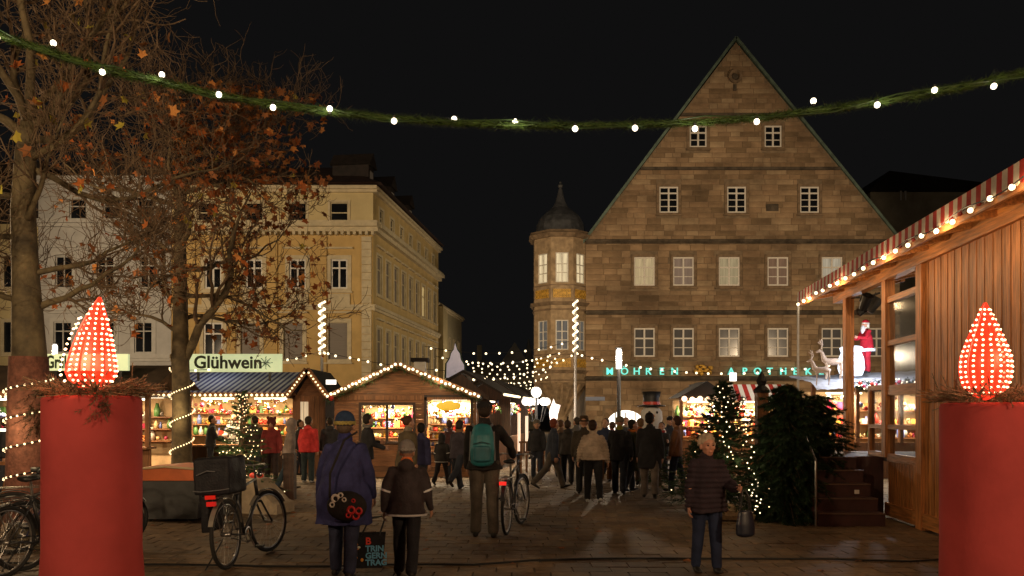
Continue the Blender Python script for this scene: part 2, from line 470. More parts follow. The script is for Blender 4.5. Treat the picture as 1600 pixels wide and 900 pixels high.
# cornices
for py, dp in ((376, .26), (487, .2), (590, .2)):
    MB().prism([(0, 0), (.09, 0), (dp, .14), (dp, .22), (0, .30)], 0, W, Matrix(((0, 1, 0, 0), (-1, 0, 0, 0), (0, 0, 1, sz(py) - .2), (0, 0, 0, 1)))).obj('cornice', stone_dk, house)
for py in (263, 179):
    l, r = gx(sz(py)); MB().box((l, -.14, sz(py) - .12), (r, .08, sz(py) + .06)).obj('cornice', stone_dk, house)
# verge copings, greenish copper
cop = mat('copper_verge', (.13, .19, .15), .6, var=.4, scale=2)
for a, b_ in (((-.35, ZE - .35), (XP - X0, ZP + .28)), ((W + .35, ZE - .35), (XP - X0, ZP + .28))):
    MB().bar((a[0], .2, a[1]), (b_[0], .2, b_[1]), .62, .16, up=(0, 0, 1)).obj('verge_coping', cop, house)
# medallion under the peak
mx, mz = hx(1148), sz(121)
md = MB(); md.lathe([(.26, 0), (.42, 0), (.42, .12), (.26, .12)], 20, T=Matrix.Translation((mx, -.12, mz)) @ Matrix.Rotation(R(90), 4, 'X'))
md.obj('medallion', stone_s, house)
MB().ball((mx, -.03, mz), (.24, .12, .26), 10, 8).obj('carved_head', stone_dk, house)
MB().box((mx - .1, -.08, mz - .85), (mx + .1, .02, mz - .45)).obj('carved_bracket', stone_dk, house)
MB().box((hx(1197), -.06, sz(330)), (hx(1216), .02, sz(319))).obj('stone_plaque', stone_dk, house)
# windows
WF = mat('bright_window_frame', (.85, .80, .72), .45)
lit = {1007: ('lit1', (1, .74, .38), .62), 1068: ('lit2', (.85, .55, .36), .27), 1139.5: ('lit3', (1, .78, .42), .42), 1215.5: ('lit4', (.75, .40, .22), .24), 1300: ('lit5', (1, .85, .6), .5), 1370: ('lit6', (1, .75, .4), .4)}
for a, b_, c_, d_, bars, kind, p in wins:
    pm_ = M['glass_dark']; fm = WF; br_ = bars
    if kind == 'lit':
        k, col, es = lit[p]; es *= .8; pm_ = pane_mat(k, col, es)
    elif kind == 'grey': pm_ = pane_mat('greycurtain', (.5, .42, .33), .06)
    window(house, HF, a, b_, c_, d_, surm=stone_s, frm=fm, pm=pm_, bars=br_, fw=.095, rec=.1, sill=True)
# arched shop window, lit from inside
ap = MB(); aw = 1.23; n = 14; zt = arch[3]
pts = [(-aw, 0), (aw, 0)] + [(aw * math.cos(math.pi * k / n), zt - .95 + .95 * math.sin(math.pi * k / n)) for k in range(n + 1)]
ao = MB().prism(pts, .3, .33).obj('arched_window', mat('shop_window_glow', (.8, .8, .8), emis=(1, .90, .72), es=2.6), house, loc=(arch[0], 0, 0))
bb = MB()
for x in (-.62, 0, .62): bb.box((x - .03, .22, 0), (x + .03, .29, zt - .15))
bb.box((-aw, .215, 2.0), (aw, .288, 2.08)); bb.obj('mullion', M['metal_dark'], ao)
sp = MB()
prev = None
for k in range(n + 1):
    a = math.pi * k / n; pi_ = (arch[0] + aw * math.cos(a), zt - .95 + .95 * math.sin(a)); po = (arch[0] + (aw + .3) * math.cos(a), zt - .95 + 1.3 * math.sin(a))
    if prev:
        sp.tint = rnd.random(); sp.prism([prev[0], prev[1], po, pi_], -.05, .3)
    prev = (pi_, po)
for sgn in (-1, 1):
    for k in range(5):
        h0 = (zt - .95) * k / 5; h1 = (zt - .95) * (k + 1) / 5 - .01
        x0_, x1_ = sorted((arch[0] + sgn * aw, arch[0] + sgn * (aw + .3))); sp.tint = rnd.random(); sp.box((x0_, -.05, h0), (x1_, .3, h1))
# corner fill above the arch
sp.tint = .4; sp.prism([(arch[0] - 1.5, zt + .12), (arch[0] - 1.5, zt - .9), (arch[0] - 1.4, zt - .9), (arch[0] - 1.2, zt - .2), (arch[0] - .5, zt + .12)], .02, .3)
sp.prism([(arch[0] + 1.5, zt + .12), (arch[0] + .5, zt + .12), (arch[0] + 1.2, zt - .2), (arch[0] + 1.4, zt - .9), (arch[0] + 1.5, zt - .9)], .02, .3)
sp.obj('arch_surround', stone_t, house)
# pharmacy letters
neon = mat('green_letter_glow', (.1, .8, .7), emis=(.20, .85, .72), es=.95, sampling='NONE')
lside = mat('letter_sides', (.1, .16, .15), .5)
for ch, p in list(zip('MÖHREN', (952, 975, 994, 1012, 1033, 1053))) + list(zip('APOTHEKE', (1141, 1162, 1182, 1201, 1222, 1241, 1261, 1281))):
    me = text_mesh(ch, .62, .05, neon, bold=.004, align='CENTER')
    o = inst('letter', me, house, (hx(p), -.22, sz(585.5)), rot=(R(90), 0, 0)); o['label'] = 'glowing green letter ' + ch
gold = mat('gilded_relief', (.85, .48, .08), .45, metal=.1, var=.4, scale=7)
em = MB(); ex, ez = hx(1098), sz(577)
rr = random.Random(3)
for k in range(26):
    a = rr.uniform(0, 2 * math.pi); q = rr.uniform(0, .52)
    em.ball((ex + q * math.cos(a) * 1.15, -.15, ez + q * math.sin(a) * .6), (rr.uniform(.08, .17), .08, rr.uniform(.06, .14)), 6, 5)
em.obj('gilded_emblem', gold, house, smooth=True)
MB().box((hx(915), -.03, sz(626)), (hx(945), -.005, sz(620))).obj('street_sign', mat('blue_enamel', (.25, .3, .45), .4), house)

# ---- corner oriel
oc = Vector((hx(877), .9, 0)); ro = 1.68
ORM = mat('oriel_sandstone', (.42, .30, .18), .88, var=.35, scale=2.5, bump=.4)
oriel = MB(); zb, zt_ = sz(598), sz(372)
def octo(r, off=22.5, n=8): return [(r * math.cos(R(off + 360 / n * k)), r * math.sin(R(off + 360 / n * k))) for k in range(n)]
def oring(mb, r0, z0, r1, z1):
    A = octo(r0); B = octo(r1); n = 8
    vs = [(x, y, z0) for x, y in A] + [(x, y, z1) for x, y in B]
    mb.add(vs, [(k, (k + 1) % n, (k + 1) % n + n, k + n) for k in range(n)] + [tuple(range(n - 1, -1, -1)), tuple(range(n, 2 * n))])
ROUT = ro / math.cos(R(22.5))
wz = [(sz(525), 46 / S), (sz(421), 46 / S)]
core = MB(); oring(core, ROUT - .28, zb, ROUT - .28, zt_)
ob = core.obj('oriel', ORM, house, loc=oc)
# skin: eight faces with window holes, bands, brackets
fw8 = 2 * ro * math.tan(R(22.5))
for k in range(8):
    ang = 22.5 + 45 * k + 22.5  # face normal
    nrm = Vector((math.cos(R(ang)), math.sin(R(ang)), 0))
    if nrm.y > .3: continue
    d = Vector((-nrm.y, nrm.x, 0)); d = -d if d.cross(Vector((0, 0, 1))).dot(nrm) < 0 else d
    FM = frameM(tuple(nrm * ro), (d.x, d.y))
    hw = .8
    hl = [(0, q[0], hw, q[1]) for q in wz]
    wl = wall_with_holes(ob, FM, -fw8 / 2, fw8 / 2, zb, zt_, hl, .25, ORM, name='facet')
    for i, (zc, hh) in enumerate(wz):
        T = FM @ Matrix.Translation((0, 0, zc))
        f = MB(); a = hw / 2; c = hh / 2
        for x0_, x1_ in ((-a, -a + .07), (a - .07, a), (-.035, .035)): f.box((x0_, .04, -c), (x1_, .1, c))
        for zz_ in (-c + .03, -c + hh * .33, -c + hh * .62, c - .03): f.box((-a + .01, .045, zz_ - .03), (a - .01, .098, zz_ + .03))
        fo = f.obj('window_frame', M['white_paint'], ob); fo.matrix_local = T
        po = MB().box((-a, .12, -c), (a, .14, c)).obj('pane', pane_mat('oriel%d' % i, (1, .78, .45) if i else (.5, .5, .46), .85 if i else .16), ob); po.matrix_local = T
    for zc in (sz(568), sz(461)):
        T = FM @ Matrix.Translation((0, 0, zc)); q = MB()
        if abs(nrm.x) < .9:
            for ii in range(4):
                for jj in range(2):
                    xx = -.42 + ii * .28; z_ = -.22 + jj * .44
                    q.lathe([(.09, 0), (.14, 0), (.14, .03), (.09, .03)], 8, T=Matrix.Translation((xx, -.04, z_ * .6)) @ Matrix.Rotation(R(90), 4, 'X'))
                    q.bar((xx - .13, -.03, z_ * .6 - .13), (xx + .13, -.03, z_ * .6 + .13), .035)
                    q.bar((xx + .13, -.035, z_ * .6 - .13), (xx - .13, -.035, z_ * .6 + .13), .035)
            qo = q.obj('gilded_panel', gold, ob); qo.matrix_local = T
for py, r_, h_ in ((374, .34, .24), (366, .26, .1), (479, .26, .2), (487, .08, .12), (556, .05, .08), (584, .2, .2), (449, .05, .08), (596, .03, .1)):
    bands = MB(); oring(bands, ROUT + r_ * .4, sz(py), ROUT + r_, sz(py) + h_); bands.obj('moulding', stone_s, ob)
cor = MB(); oring(cor, .5, sz(640), ROUT - .5, zb - .5); oring(cor, ROUT - .5, zb - .5, ROUT, zb)
for k in range(5):
    a = R(180 + 45 * k + 0); cor.bar((math.cos(a) * .35, math.sin(a) * .35, sz(650)), (math.cos(a) * 1.6, math.sin(a) * 1.6, zb - .1), .14, .2)
cor.obj('corbel', ORM, ob)
slate = mat('slate_dome', (.06, .063, .07), .5, var=.4, scale=3, bump=.3)
d_ = MB(); zd = sz(370)
d_.lathe([(1.72, 0), (1.62, .25), (1.55, .6), (1.5, .95), (1.3, 1.35), (.95, 1.7), (.55, 2.0), (.32, 2.4), (.2, 2.9), (.1, 3.3), (.07, 3.7)], 16, (0, 0, zd))
d_.ball((0, 0, zd + 3.45), .17, 8, 6)
d_.obj('dome', slate, ob)
# house base under the oriel: round pier
MB().lathe([(.45, 0), (.42, 2), (.5, 2.4)], 12, c=(0, 0, 0)).obj('pier', ORM, ob)

# ================================================================ yellow corner house and its neighbours
YY = 45.0; SY = F / YY
def yx(px): return (px - 800) / SY
def yz(py): return CAMZ + (645 - py) / SY
ycol = mat('yellow_render', (.60, .41, .16), .9, var=.12, scale=1.2, bump=.15)
ylt = mat('pale_yellow_render', (.62, .51, .27), .9, var=.1, scale=1.2, bump=.15)
ytrim = mat('cream_trim', (.62, .53, .35), .85, var=.15, scale=3)
shut = mat('roller_shutter', (.24, .21, .18), .7, var=.1, scale=3, stretch=(.2, 1, 12))
XL, XR = yx(268), yx(583)
yh = thing('yellow_house', 'yellow corner house with cream trim, tall windows and dormers', 'building', (XL, YY, 0))
WY = XR - XL; fx = lambda p: yx(p) - XL
YF = frameM((0, 0, 0), (1, 0))
front = []
for p in (322, 397, 465, 530): front.append((fx(p), yz(334), 28 / SY, 36 / SY, 'top'))
for p in (333, 397, 465, 530): front.append((fx(p), yz(428), 26 / SY, 46 / SY, 'main'))
for p in (333, 391, 458, 528): front.append((fx(p), yz(533), 30 / SY, 58 / SY, 'shut' if p > 350 else 'main'))
ztop = yz(294)
wall_with_holes(yh, YF, 0, WY, 0, yz(366), [(a, b_, c_, d_) for a, b_, c_, d_, k in front if k != 'top'], .3, ycol)
wall_with_holes(yh, YF, 0, WY, yz(366), ztop, [(a, b_, c_, d_) for a, b_, c_, d_, k in front if k == 'top'], .3, ylt, name='upper_wall')
for a, b_, c_, d_, k in front:
    if k == 'top': window(yh, YF, a, b_, c_, d_, sur=.12, surm=ytrim, frm=ytrim, bars=(0, (.45,)), sill=False, fw=.06)
    elif k == 'main': window(yh, YF, a, b_, c_, d_, sur=.22, surm=ytrim, bars=(1, (.3,)), fw=.09, hood=.35)
    else: window(yh, YF, a, b_, c_, d_, sur=.22, surm=ytrim, frm=ytrim, pm=shut, bars=(0, ()), fw=.03, hood=.3)
tr = MB()
def cornice_run(mb, x0, x1, z, dep, h, T=None):
    mb.box((x0, -dep, z), (x1, .02, z + h * .45), T); mb.box((x0, -dep * .55, z - h * .5), (x1, .02, z - .002), T); mb.box((x0, -dep * .8, z + h * .452), (x1, .02, z + h * .7), T)
cornice_run(tr, -.02, WY + .3, yz(356), .5, .5); tr.obj('cornice', ytrim, yh)
dn = MB()
x = .1
while x < WY: dn.box((x, -.3, yz(368)), (x + .16, .02, yz(361))); x += .34
dn.obj('dentils', ytrim, yh, kind='stuff')
tr = MB(); cornice_run(tr, -.02, WY + .25, yz(297), .35, .3); tr.obj('eaves_cornice', ytrim, yh)
tr = MB(); cornice_run(tr, -.02, WY + .1, yz(481), .14, .25); tr.obj('string_course', ytrim, yh)
for p in (505, 573, 300, 363, 428):     # rusticated pilasters
    w_ = .42 if p != 573 else .55
    q = MB(); z = 0
    while z < yz(372): q.box((fx(p) - w_ / 2, -.10, z + .012), (fx(p) + w_ / 2, .02, min(z + .42, yz(370)))); z += .435
    q.obj('pilaster', ytrim if p == 573 else ycol, yh)
for p in (333, 397, 465, 530): MB().box((fx(p) - .62, -.09, yz(480) + .0), (fx(p) + .62, .02, yz(459))).obj('apron_panel', ytrim, yh)
# side facade
sd = Vector((.127, 1, 0)).normalized(); SL = 16.9
SF = frameM((WY + .0, 0, 0), (sd.x, sd.y))
# make outward normal point to +x
nrm = Vector((sd.y, -sd.x, 0))
side = []
for k in range(7): side.append((1.6 + k * 2.25, yz(336), .75, 1.3, 'top'))
for zc in (yz(425), yz(540)):
    for k in range(9): side.append((1.2 + k * 1.8, zc, .95, 2.2, 'lit' if (k == 6 and zc > 8) else 'plain'))
sfac = mat('side_yellow_render', (.58, .43, .19), .9, var=.15, scale=1.2, bump=.15)
wall_with_holes(yh, SF, .3, SL, 0, yz(366), [(a, b_, c_, d_) for a, b_, c_, d_, k in side if k != 'top'], .3, sfac, name='side_wall')
wall_with_holes(yh, SF, .3, SL, yz(366), ztop, [(a, b_, c_, d_) for a, b_, c_, d_, k in side if k == 'top'], .3, sfac, name='side_upper_wall')
MB().box((0, 0, 0), (.32, .3, ztop), SF).obj('corner', sfac, yh)
for a, b_, c_, d_, k in side:
    window(yh, SF, a, b_, c_, d_, sur=.14, surm=ytrim, frm=ytrim, pm=(pane_mat('yside', (1, .72, .3), .5) if k == 'lit' else (M['glass_dark'] if k == 'top' else shut)), bars=(0, (.35,)), fw=.06, sill=(k != 'top'), hood=(.3 if k != 'top' else None))
for z_, dep, h_ in ((yz(356), .5, .5), (yz(297), .35, .3), (yz(481), .2, .3)):
    tr = MB(); cornice_run(tr, 0, SL + .1, z_, dep, h_); o = tr.obj('side_cornice', ytrim, yh); o.matrix_local = SF
# hipped roof
rf = MB(); e = .45; A = (-.4, -.4, ztop + .22); B = (WY + .5, -.45, ztop + .22)
Cc = (WY + sd.x * SL + .5, sd.y * SL, ztop + .22); D = (-.4, sd.y * SL, ztop + .22)
r1 = (fx(490), 5.5, yz(215)); r2 = (WY - 4.4, 12, yz(215)); r0 = (0, 5.5, yz(215)); r3 = (0, 12, yz(215))
rf.add([A, B, Cc, D, r0, r1, r2, r3], [(0, 1, 5, 4), (1, 2, 6, 5), (2, 3, 7, 6), (4, 5, 6, 7), (0, 4, 7, 3), (3, 2, 1, 0)])
rf.obj('roof', mat('dark_tile_roof', (.045, .018, .012), .8, var=.5, scale=2, bump=.4), yh)
for k in range(3):
    o_ = SF @ Vector((2.2 + k * 4.6, 1.4, ztop + .6)); dm = MB()
    dm.box((-.5, -.6, -.4), (.5, 1.6, 1.3)); dm.prism([(-.75, 1.3), (.75, 1.3), (0, 2.1)], -.75, 1.7)
    d_o = dm.obj('dormer', M['roof_dark'], yh); d_o.matrix_local = Matrix.Translation(o_) @ Matrix.Rotation(math.atan2(sd.y, sd.x), 4, 'Z')
    MB().box((-.28, -.64, .1), (.28, -.61, 1.0)).obj('dormer_window', mat('dormer_frame', (.35, .33, .32), .6), d_o)

# white house to its left
wcol = mat('white_render', (.46, .45, .43), .9, var=.12, scale=1.5, bump=.15)
wtr = mat('white_trim', (.50, .49, .46), .85, var=.1, scale=3)
WX0 = yx(60)
wh = thing('white_house', 'pale grey-white house with stucco bands behind the bare trees', 'building', (WX0, YY, 0))
WW = XL - WX0 - .02; wf = lambda p: yx(p) - WX0
wn = [(wf(p), yz(330), .95, 1.4, 'a') for p in (122, 175, 228)] + [(wf(p), yz(425), .95, 1.8, 'a') for p in (100, 165, 232)] + [(wf(p), yz(527), 1.0, 1.75, 'a') for p in (98, 165, 224)]
wall_with_holes(wh, YF, 0, WW, 0, yz(283), [x[:4] for x in wn], .3, wcol)
for a, b_, c_, d_, k in wn: window(wh, YF, a, b_, c_, d_, sur=.22, surm=wtr, frm=wtr, bars=(1 if d_ > 1.6 else 0, (.3,)), fw=.06, hood=.25 if d_ > 1.6 else None)
for z_, dep in ((yz(350), .4), (yz(283), .3), (yz(481), .2), (yz(560), .2)):
    tr = MB(); cornice_run(tr, 0, WW, z_, dep, .35); tr.obj('cornice', wtr, wh)
rl = MB(); z = yz(478)
while z < yz(358): rl.box((0, -.035, z), (WW, .01, z + .3)); z += .36
MB().prism([(-.2, yz(281)), (WW, yz(281)), (WW, yz(225)), (-.2, yz(225))], 3, 10).obj('roof', M['roof_dark'], wh)
MB().box((0, .3, 0), (WW, 10, yz(284))).obj('rear_wall', wcol, wh)
MB().box((.32, .35, 0), (WY - .6, 9, yz(296))).obj('rear_wall', ycol, yh)
cr = thing('cream_house', 'cream house at the far left with a dark ground floor', 'building', (WX0 - 14, YY, 0))
cw = [(14 - (60 - p) / SY, yz(y_), .95, 1.7, '') for p in (20, -45, -110) for y_ in (330, 425, 527)]
wall_with_holes(cr, YF, 0, 13.98, 0, yz(350), [x[:4] for x in cw if x[1] < 12], .3, ylt)
for a, b_, c_, d_, k in cw:
    if b_ < 12: window(cr, YF, a, b_, c_, d_, sur=.2, surm=ytrim, frm=M['metal_dark'], bars=(0, ()), fw=.05)
MB().prism([(0, yz(349)), (13.98, yz(349)), (13.98, yz(250)), (4, yz(250))], .3, 9).obj('roof', M['roof_dark'], cr)
MB().box((0, .32, 0), (13.98, 9, yz(351))).obj('rear_wall', ylt, cr)
# lower pale house behind
q0 = Vector(((680 - 800) / F * 63, 63, 0)); lb = thing('low_pale_house', 'low pale house beyond the yellow one, windows dark', 'building', q0)
LF = frameM((0, 0, 0), (.127, 1)); zl = CAMZ + 170 / F * 63
lw = [(1.5 + 2.0 * k, zl - 3.2, .7, 2.0) for k in range(5)] + [(1.5 + 2.0 * k, zl - 7, .7, 1.8) for k in range(5)]
wall_with_holes(lb, LF, 0, 11, 0, zl, lw, .3, mat('pale_side_render', (.42, .36, .22), .9, var=.1, scale=1))
for a, b_, c_, d_ in lw: window(lb, LF, a, b_, c_, d_, sur=.1, surm=ytrim, frm=ytrim, bars=(0, ()), fw=.05, sill=False)
tr = MB(); cornice_run(tr, -.1, 11.1, zl, .3, .3); o = tr.obj('cornice', ytrim, lb); o.matrix_local = LF
MB().box((-9, .2, 0), (0, .5, zl - .2)).obj('end_wall', ylt, lb)
MB().box((-9, .5, 0), (.6, 10.5, zl - .1)).obj('rear_wall', ylt, lb)
# distant roofs
def gabled(name, label, px0, px1, pyb, pyt, Y, m1, m2, dep=8, peak=.5, cat='building'):
    a = P(px0, 645, Y); b_ = P(px1, 645, Y); ze = P(0, pyb, Y).z; zp = P(0, pyt, Y).z; w_ = b_.x - a.x
    t = thing(name, label, cat, (a.x, Y, 0))
    MB().box((0, 0, 0), (w_, dep, ze)).obj('wall', m1, t)
    MB().prism([(-.2, ze), (w_ + .2, ze), (w_ * peak, zp)], -.2, dep + .2).obj('roof', m2, t)
    return t
dkw = mat('dim_render', (.30, .27, .20), .9, var=.2, scale=1); dkr = mat('distant_slate_roof', (.12, .12, .12), .8, var=.3, scale=1)
t = gabled('distant_house', 'dark gabled house far down the market street', 770, 838, 590, 535, 80, dkw, dkr)
for k in range(4): MB().box((.6 + k * 1.0, -.05, 3.2), (1.1 + k * 1.0, -.01, 4.6)).obj('window', M['glass_dark'], t)
t = gabled('distant_house', 'small pale chimneyed house beyond the low pale one', 738, 772, 575, 560, 95, mat('dim_pale', (.22, .19, .12), .9, var=.1, scale=1), dkr)
MB().box((.5, 1, 6.5), (1.1, 1.6, 9.8)).obj('chimney', dkw, t)
t = thing('church_spire', 'thin dark spire rising behind the distant gabled house', 'tower', P(826, 645, 90) * 1 - Vector((0, 0, CAMZ)))
MB().box((-.7, -.7, 0), (.7, .7, 5.6)).obj('wall', dkw, t)
MB().lathe([(1.0, 0), (.75, .8), (.05, 4.4)], 8, (0, 0, 5.6)).obj('spire', dkr, t)
t = gabled('dark_house', 'unlit dark roofed house behind the stone gable', 1360, 1640, 300, 268, 60, dkw, mat('unlit_slate', (.012, .011, .012), .9, var=.3, scale=1), dep=10, peak=.1)
for p in (1405, 1412): MB().box(((p - 1360) / F * 60 - .06, -.3, 17.6), ((p - 1360) / F * 60 + .06, -.22, 18.3)).obj('roof_vent', wtr, t)
# ================================================================ lamps of the square and added fill lamps
M['lampglass'] = mat('lamp_glass', (1, 1, 1), emis=(1, .93, .80), es=2, sampling='NONE')
def street_lamp(px, pyt, Y, label, e, r=.09, color=(1, .80, .56)):
    p = P(px, pyt, Y); t = thing('street_lamp', label, 'street lamp', (p.x, Y, 0), group='street lamps on the square')
    h = p.z
    MB().tube([(0, 0, 0), (0, 0, .9), (0, 0, .92), (0, 0, h - .62)], [.09, .085, .065, .06], 10).obj('pole', M['metal_dark'], t)
    MB().lathe([(r * .9, h - .6), (r, h - .58), (r, h - .06), (r * .6, h)], 12).obj('lamp_glass', M['lampglass'], t, smooth=True)
    MB().lathe([(r * 1.25, h + .0), (r * 1.3, h + .03), (0, h + .07)], 12).obj('lamp_cap', M['metal_dark'], t)
    if e: lamp('POINT', (0, -.25, h - .3), e, color, .1, t, name='lamp_light')
    return t
street_lamp(967, 545, 24, 'slim dark street lamp in front of the pharmacy lettering', 230)
street_lamp(86, 538, 30, 'street lamp rising behind the grill stall at far left', 120)
street_lamp(1085, 603, 24, 'street lamp between snowman and red striped awning', 90, r=.14)
def added_flood(x, y, h, aim, e, label, ang=60, col=(1, .73, .45)):  # masts added out of view to light the facades and trees
    t = thing('floodlight_mast', label, 'floodlight', (x, y, 0), group='floodlight masts')
    MB().tube([(0, 0, 0), (0, 0, h)], [.1, .06], 8).obj('mast', M['metal_dark'], t)
    d = (Vector(aim) - Vector((x, y, h))).normalized(); q = d.to_track_quat('-Z', 'Y').to_euler()
    hd = MB(); hd.box((-.25, -.2, .0), (.25, .2, .2)); o = hd.obj('lamp_housing', M['metal_dark'], t, loc=(0, 0, h)); o.rotation_euler = q
    lamp('SPOT', (d.x * .15, d.y * .15, h + d.z * .15), e, col, .25, t, rot=q, spot=(ang, .7), name='fill_light')
added_flood(24, 20, 7, (10, 50, 8), 9500, 'tall floodlight mast at the right side of the square', 70)
added_flood(-2, -14, 9, (9, 50, 9), 17000, 'floodlight mast behind the photographer aimed at the gable', 30, (1, .74, .46))
added_flood(-25, 18, 7, (-13, 45, 8), 14000, 'tall floodlight mast at the left side of the square', 78)
added_flood(19, 21, 7, (-6.5, 53, 9), 9000, 'floodlight mast right of the hut aimed at the side street', 26, (1, .8, .5))
added_flood(-3.5, -9, 6, (-6.0, 14, 6.0), 5200, 'floodlight mast behind the photographer aimed at the bare trees', 44, (1, .72, .40))
# added fill posts out of view, lighting the people and the foreground
for x, y, h, e, lb in ((-6.5, -3.5, 5.2, 1500, 'street lamp behind the left candle pillar'), (7.5, -4, 5.2, 2100, 'street lamp behind the right candle pillar'), (-9.2, 11.8, 4.6, 620, 'street lamp at the left side between the grill stall and the camera')):
    t = thing('street_lamp', lb, 'street lamp', (x, y, 0), group='street lamps on the square')
    MB().tube([(0, 0, 0), (0, 0, h - .3)], [.08, .06], 8).obj('pole', M['metal_dark'], t)
    MB().ball((0, 0, h), .18, 12, 8).obj('lamp_glass', M['lampglass'], t, smooth=True)
    lamp('POINT', (0, .35, h - .3), e, (1, .68, .38), .2, t, name='lamp_light')
street_lamp(800, 628, 66, 'farthest street lamp down the lane, seen through the bulb net', 900, r=.16)  # extra lamp, added so the distant houses catch light
# candelabra with globes
cp = P(838, 617, 30); t = thing('globe_lamp', 'branched street lamp with white globes by the market lane', 'street lamp', (cp.x, 30, 0))
h = cp.z
MB().tube([(0, 0, 0), (0, 0, .5), (0, 0, h)], [.12, .06, .04], 8).obj('pole', M['metal_dark'], t)
for k in range(5):
    a = R(20 + 72 * k); x, y = .42 * math.cos(a), .42 * math.sin(a)
    MB().tube([(0, 0, h - .9), (x * .6, y * .6, h - 1.0), (x, y, h - .42)], .02, 5).obj('arm', M['metal_dark'], t)
    MB().ball((x, y, h - .25), .15, 12, 8).obj('globe', M['lampglass'], t, smooth=True)
MB().ball((0, 0, h + .1), .2, 12, 8).obj('globe', M['lampglass'], t, smooth=True)
lamp('POINT', (0, -.9, h - .5), 160, (1, .85, .66), .2, t, name='lamp_light')

# ================================================================ garland over the gate
gp = [(-60, 42), (0, 55), (60, 76), (120, 96), (180, 113), (250, 128), (330, 147), (420, 163), (520, 176), (600, 184), (700, 192), (800, 196), (900, 197), (1000, 195), (1100, 191), (1200, 183), (1300, 170), (1400, 155), (1500, 137), (1600, 114), (1680, 92)]
GY = 7.0
G = [P(a, b_, GY) for a, b_ in gp]
gt = thing('evergreen_garland', 'long evergreen garland with white bulbs hanging across the whole view', 'garland', G[0])
GL = [p - G[0] for p in G]
def along(L, s):
    seg = [(L[i + 1] - L[i]).length for i in range(len(L) - 1)]; d = s * sum(seg); i = 0
    while i < len(seg) - 1 and d > seg[i]: d -= seg[i]; i += 1
    return L[i].lerp(L[i + 1], min(1, d / seg[i])), (L[i + 1] - L[i]).normalized()
nd = MB(); r3 = random.Random(11)
for k in range(26000):
    s = r3.random(); c, t_ = along(GL, s)
    a = r3.uniform(0, 2 * math.pi); rad = Vector((0, math.cos(a), math.sin(a))); rad = (rad - t_ * rad.dot(t_)).normalized()
    thick = .75 + .3 * noise.noise(Vector((s * 40, 0, 0)))
    p0 = c + rad * r3.uniform(.0, .03); p1 = c + (rad * r3.uniform(.04, .088) * thick + t_ * r3.uniform(-.06, .06)) * 1.0
    wv = t_.cross(rad) * .0036
    if k % 23 == 0: p1 = c + (p1 - c) * 1.6
    nd.add([p0 - wv, p0 + wv, p1], [(0, 1, 2)])
nd.obj('needles', mat('garland_needles', (.055, .10, .02), .6, var=.55, scale=9, spec=.3), gt, kind='stuff')
MB().tube(GL, .016, 6).obj('rope', M['needle_dark'], gt)
MB().tube([p + Vector((0, -.03, .045 * math.sin(i * 1.9))) for i, p in enumerate(GL)], .006, 4).obj('cable', mat('green_cable', (.03, .06, .02), .5), gt)
bm_ = bulb_mesh(.026, 'bulb_garland')
SOCK = MB().lathe([(0, -.016), (.013, -.014), (.013, .014), (0, .016)], 8).mesh('socket', M['black'])
gb_ = [(0, 62, 1), (88, 71, 1), (164, 116, 1), (249, 113, 0), (345, 151, 1), (429, 171, 1), (517, 173, 1), (617, 192, 1), (709, 183, 0), (805, 187, 0), (898, 204, 1), (991, 203, 1), (1084, 204, 1), (1180, 193, 1), (1268, 161, 1), (1367, 167, 1), (1456, 144, 1), (1548, 138, 1)]
for px, py, on in gb_:
    p = P(px, py, GY) - G[0]; p.y = -.045 if on else .05
    inst('bulb', bm_, gt, p); up_ = 1 if py > 645 - (min(G, key=lambda g_: abs(g_.x - (p.x + G[0].x))).z - CAMZ) / GY * F else -1
    inst('socket', SOCK, gt, p + Vector((0, 0, .030 * up_)))
for px, py, on in gb_[::3]: lamp('POINT', P(px, py, GY) - G[0] + Vector((0, -.12, -.05)), 1.6, (1, .84, .6), .04, gt, name='bulb_light')

# ================================================================ candle pillars
M['candle_red'] = mat('matt_red_cloth', (.43, .06, .058), .8, var=.14, scale=2.2, bump=.35, bscale=5, spec=.2)
M['flame_red'] = mat('red_translucent_plastic', (.85, .03, .015), .35, emis=(1, .05, .012), es=.75, sampling='NONE', alpha=.6)
M['flame_rim'] = mat('red_glow_tube', (.9, .04, .02), .3, emis=(1, .05, .02), es=.9, sampling='NONE')
M['led'] = mat('warm_led', (1, .9, .7), emis=(1, .64, .34), es=5, sampling='NONE')
LED = MB().ball((0, 0, 0), (.0078, .0078, .0068), 6, 5).mesh('led', M['led'], True)
def flame_r(t, H_, Rm, v=0):      # teardrop profile
    if v: return Rm * (math.sin(math.pi / 2 * min(1, (t + .02) / .24)) if t < .22 else (1 - ((t - .22) / .78) ** 1.35) ** .85 if t < 1 else 0)
    return Rm * (math.sin(math.pi * min(1, t ** .62 * 1.0)) ** .75) * (1 if t < .45 else (1 - .32 * ((t - .45) / .55)))
def fir_tuft(mb, p, d, L, n, nl=.06, w=.0022, rr_=rnd):
    d = Vector(d).normalized(); p = Vector(p)
    for k in range(n):
        s = (k + .5) / n; c = p + d * (L * s)
        a = rr_.uniform(0, 2 * math.pi); u = d.orthogonal().normalized(); v = d.cross(u)
        q = (u * math.cos(a) + v * math.sin(a)) * .8 + d * .7; q.normalize()
        wv = q.cross(d).normalized() * w
        mb.add([c - wv, c + wv, c + q * nl * (1.1 - .5 * s)], [(0, 1, 2)])
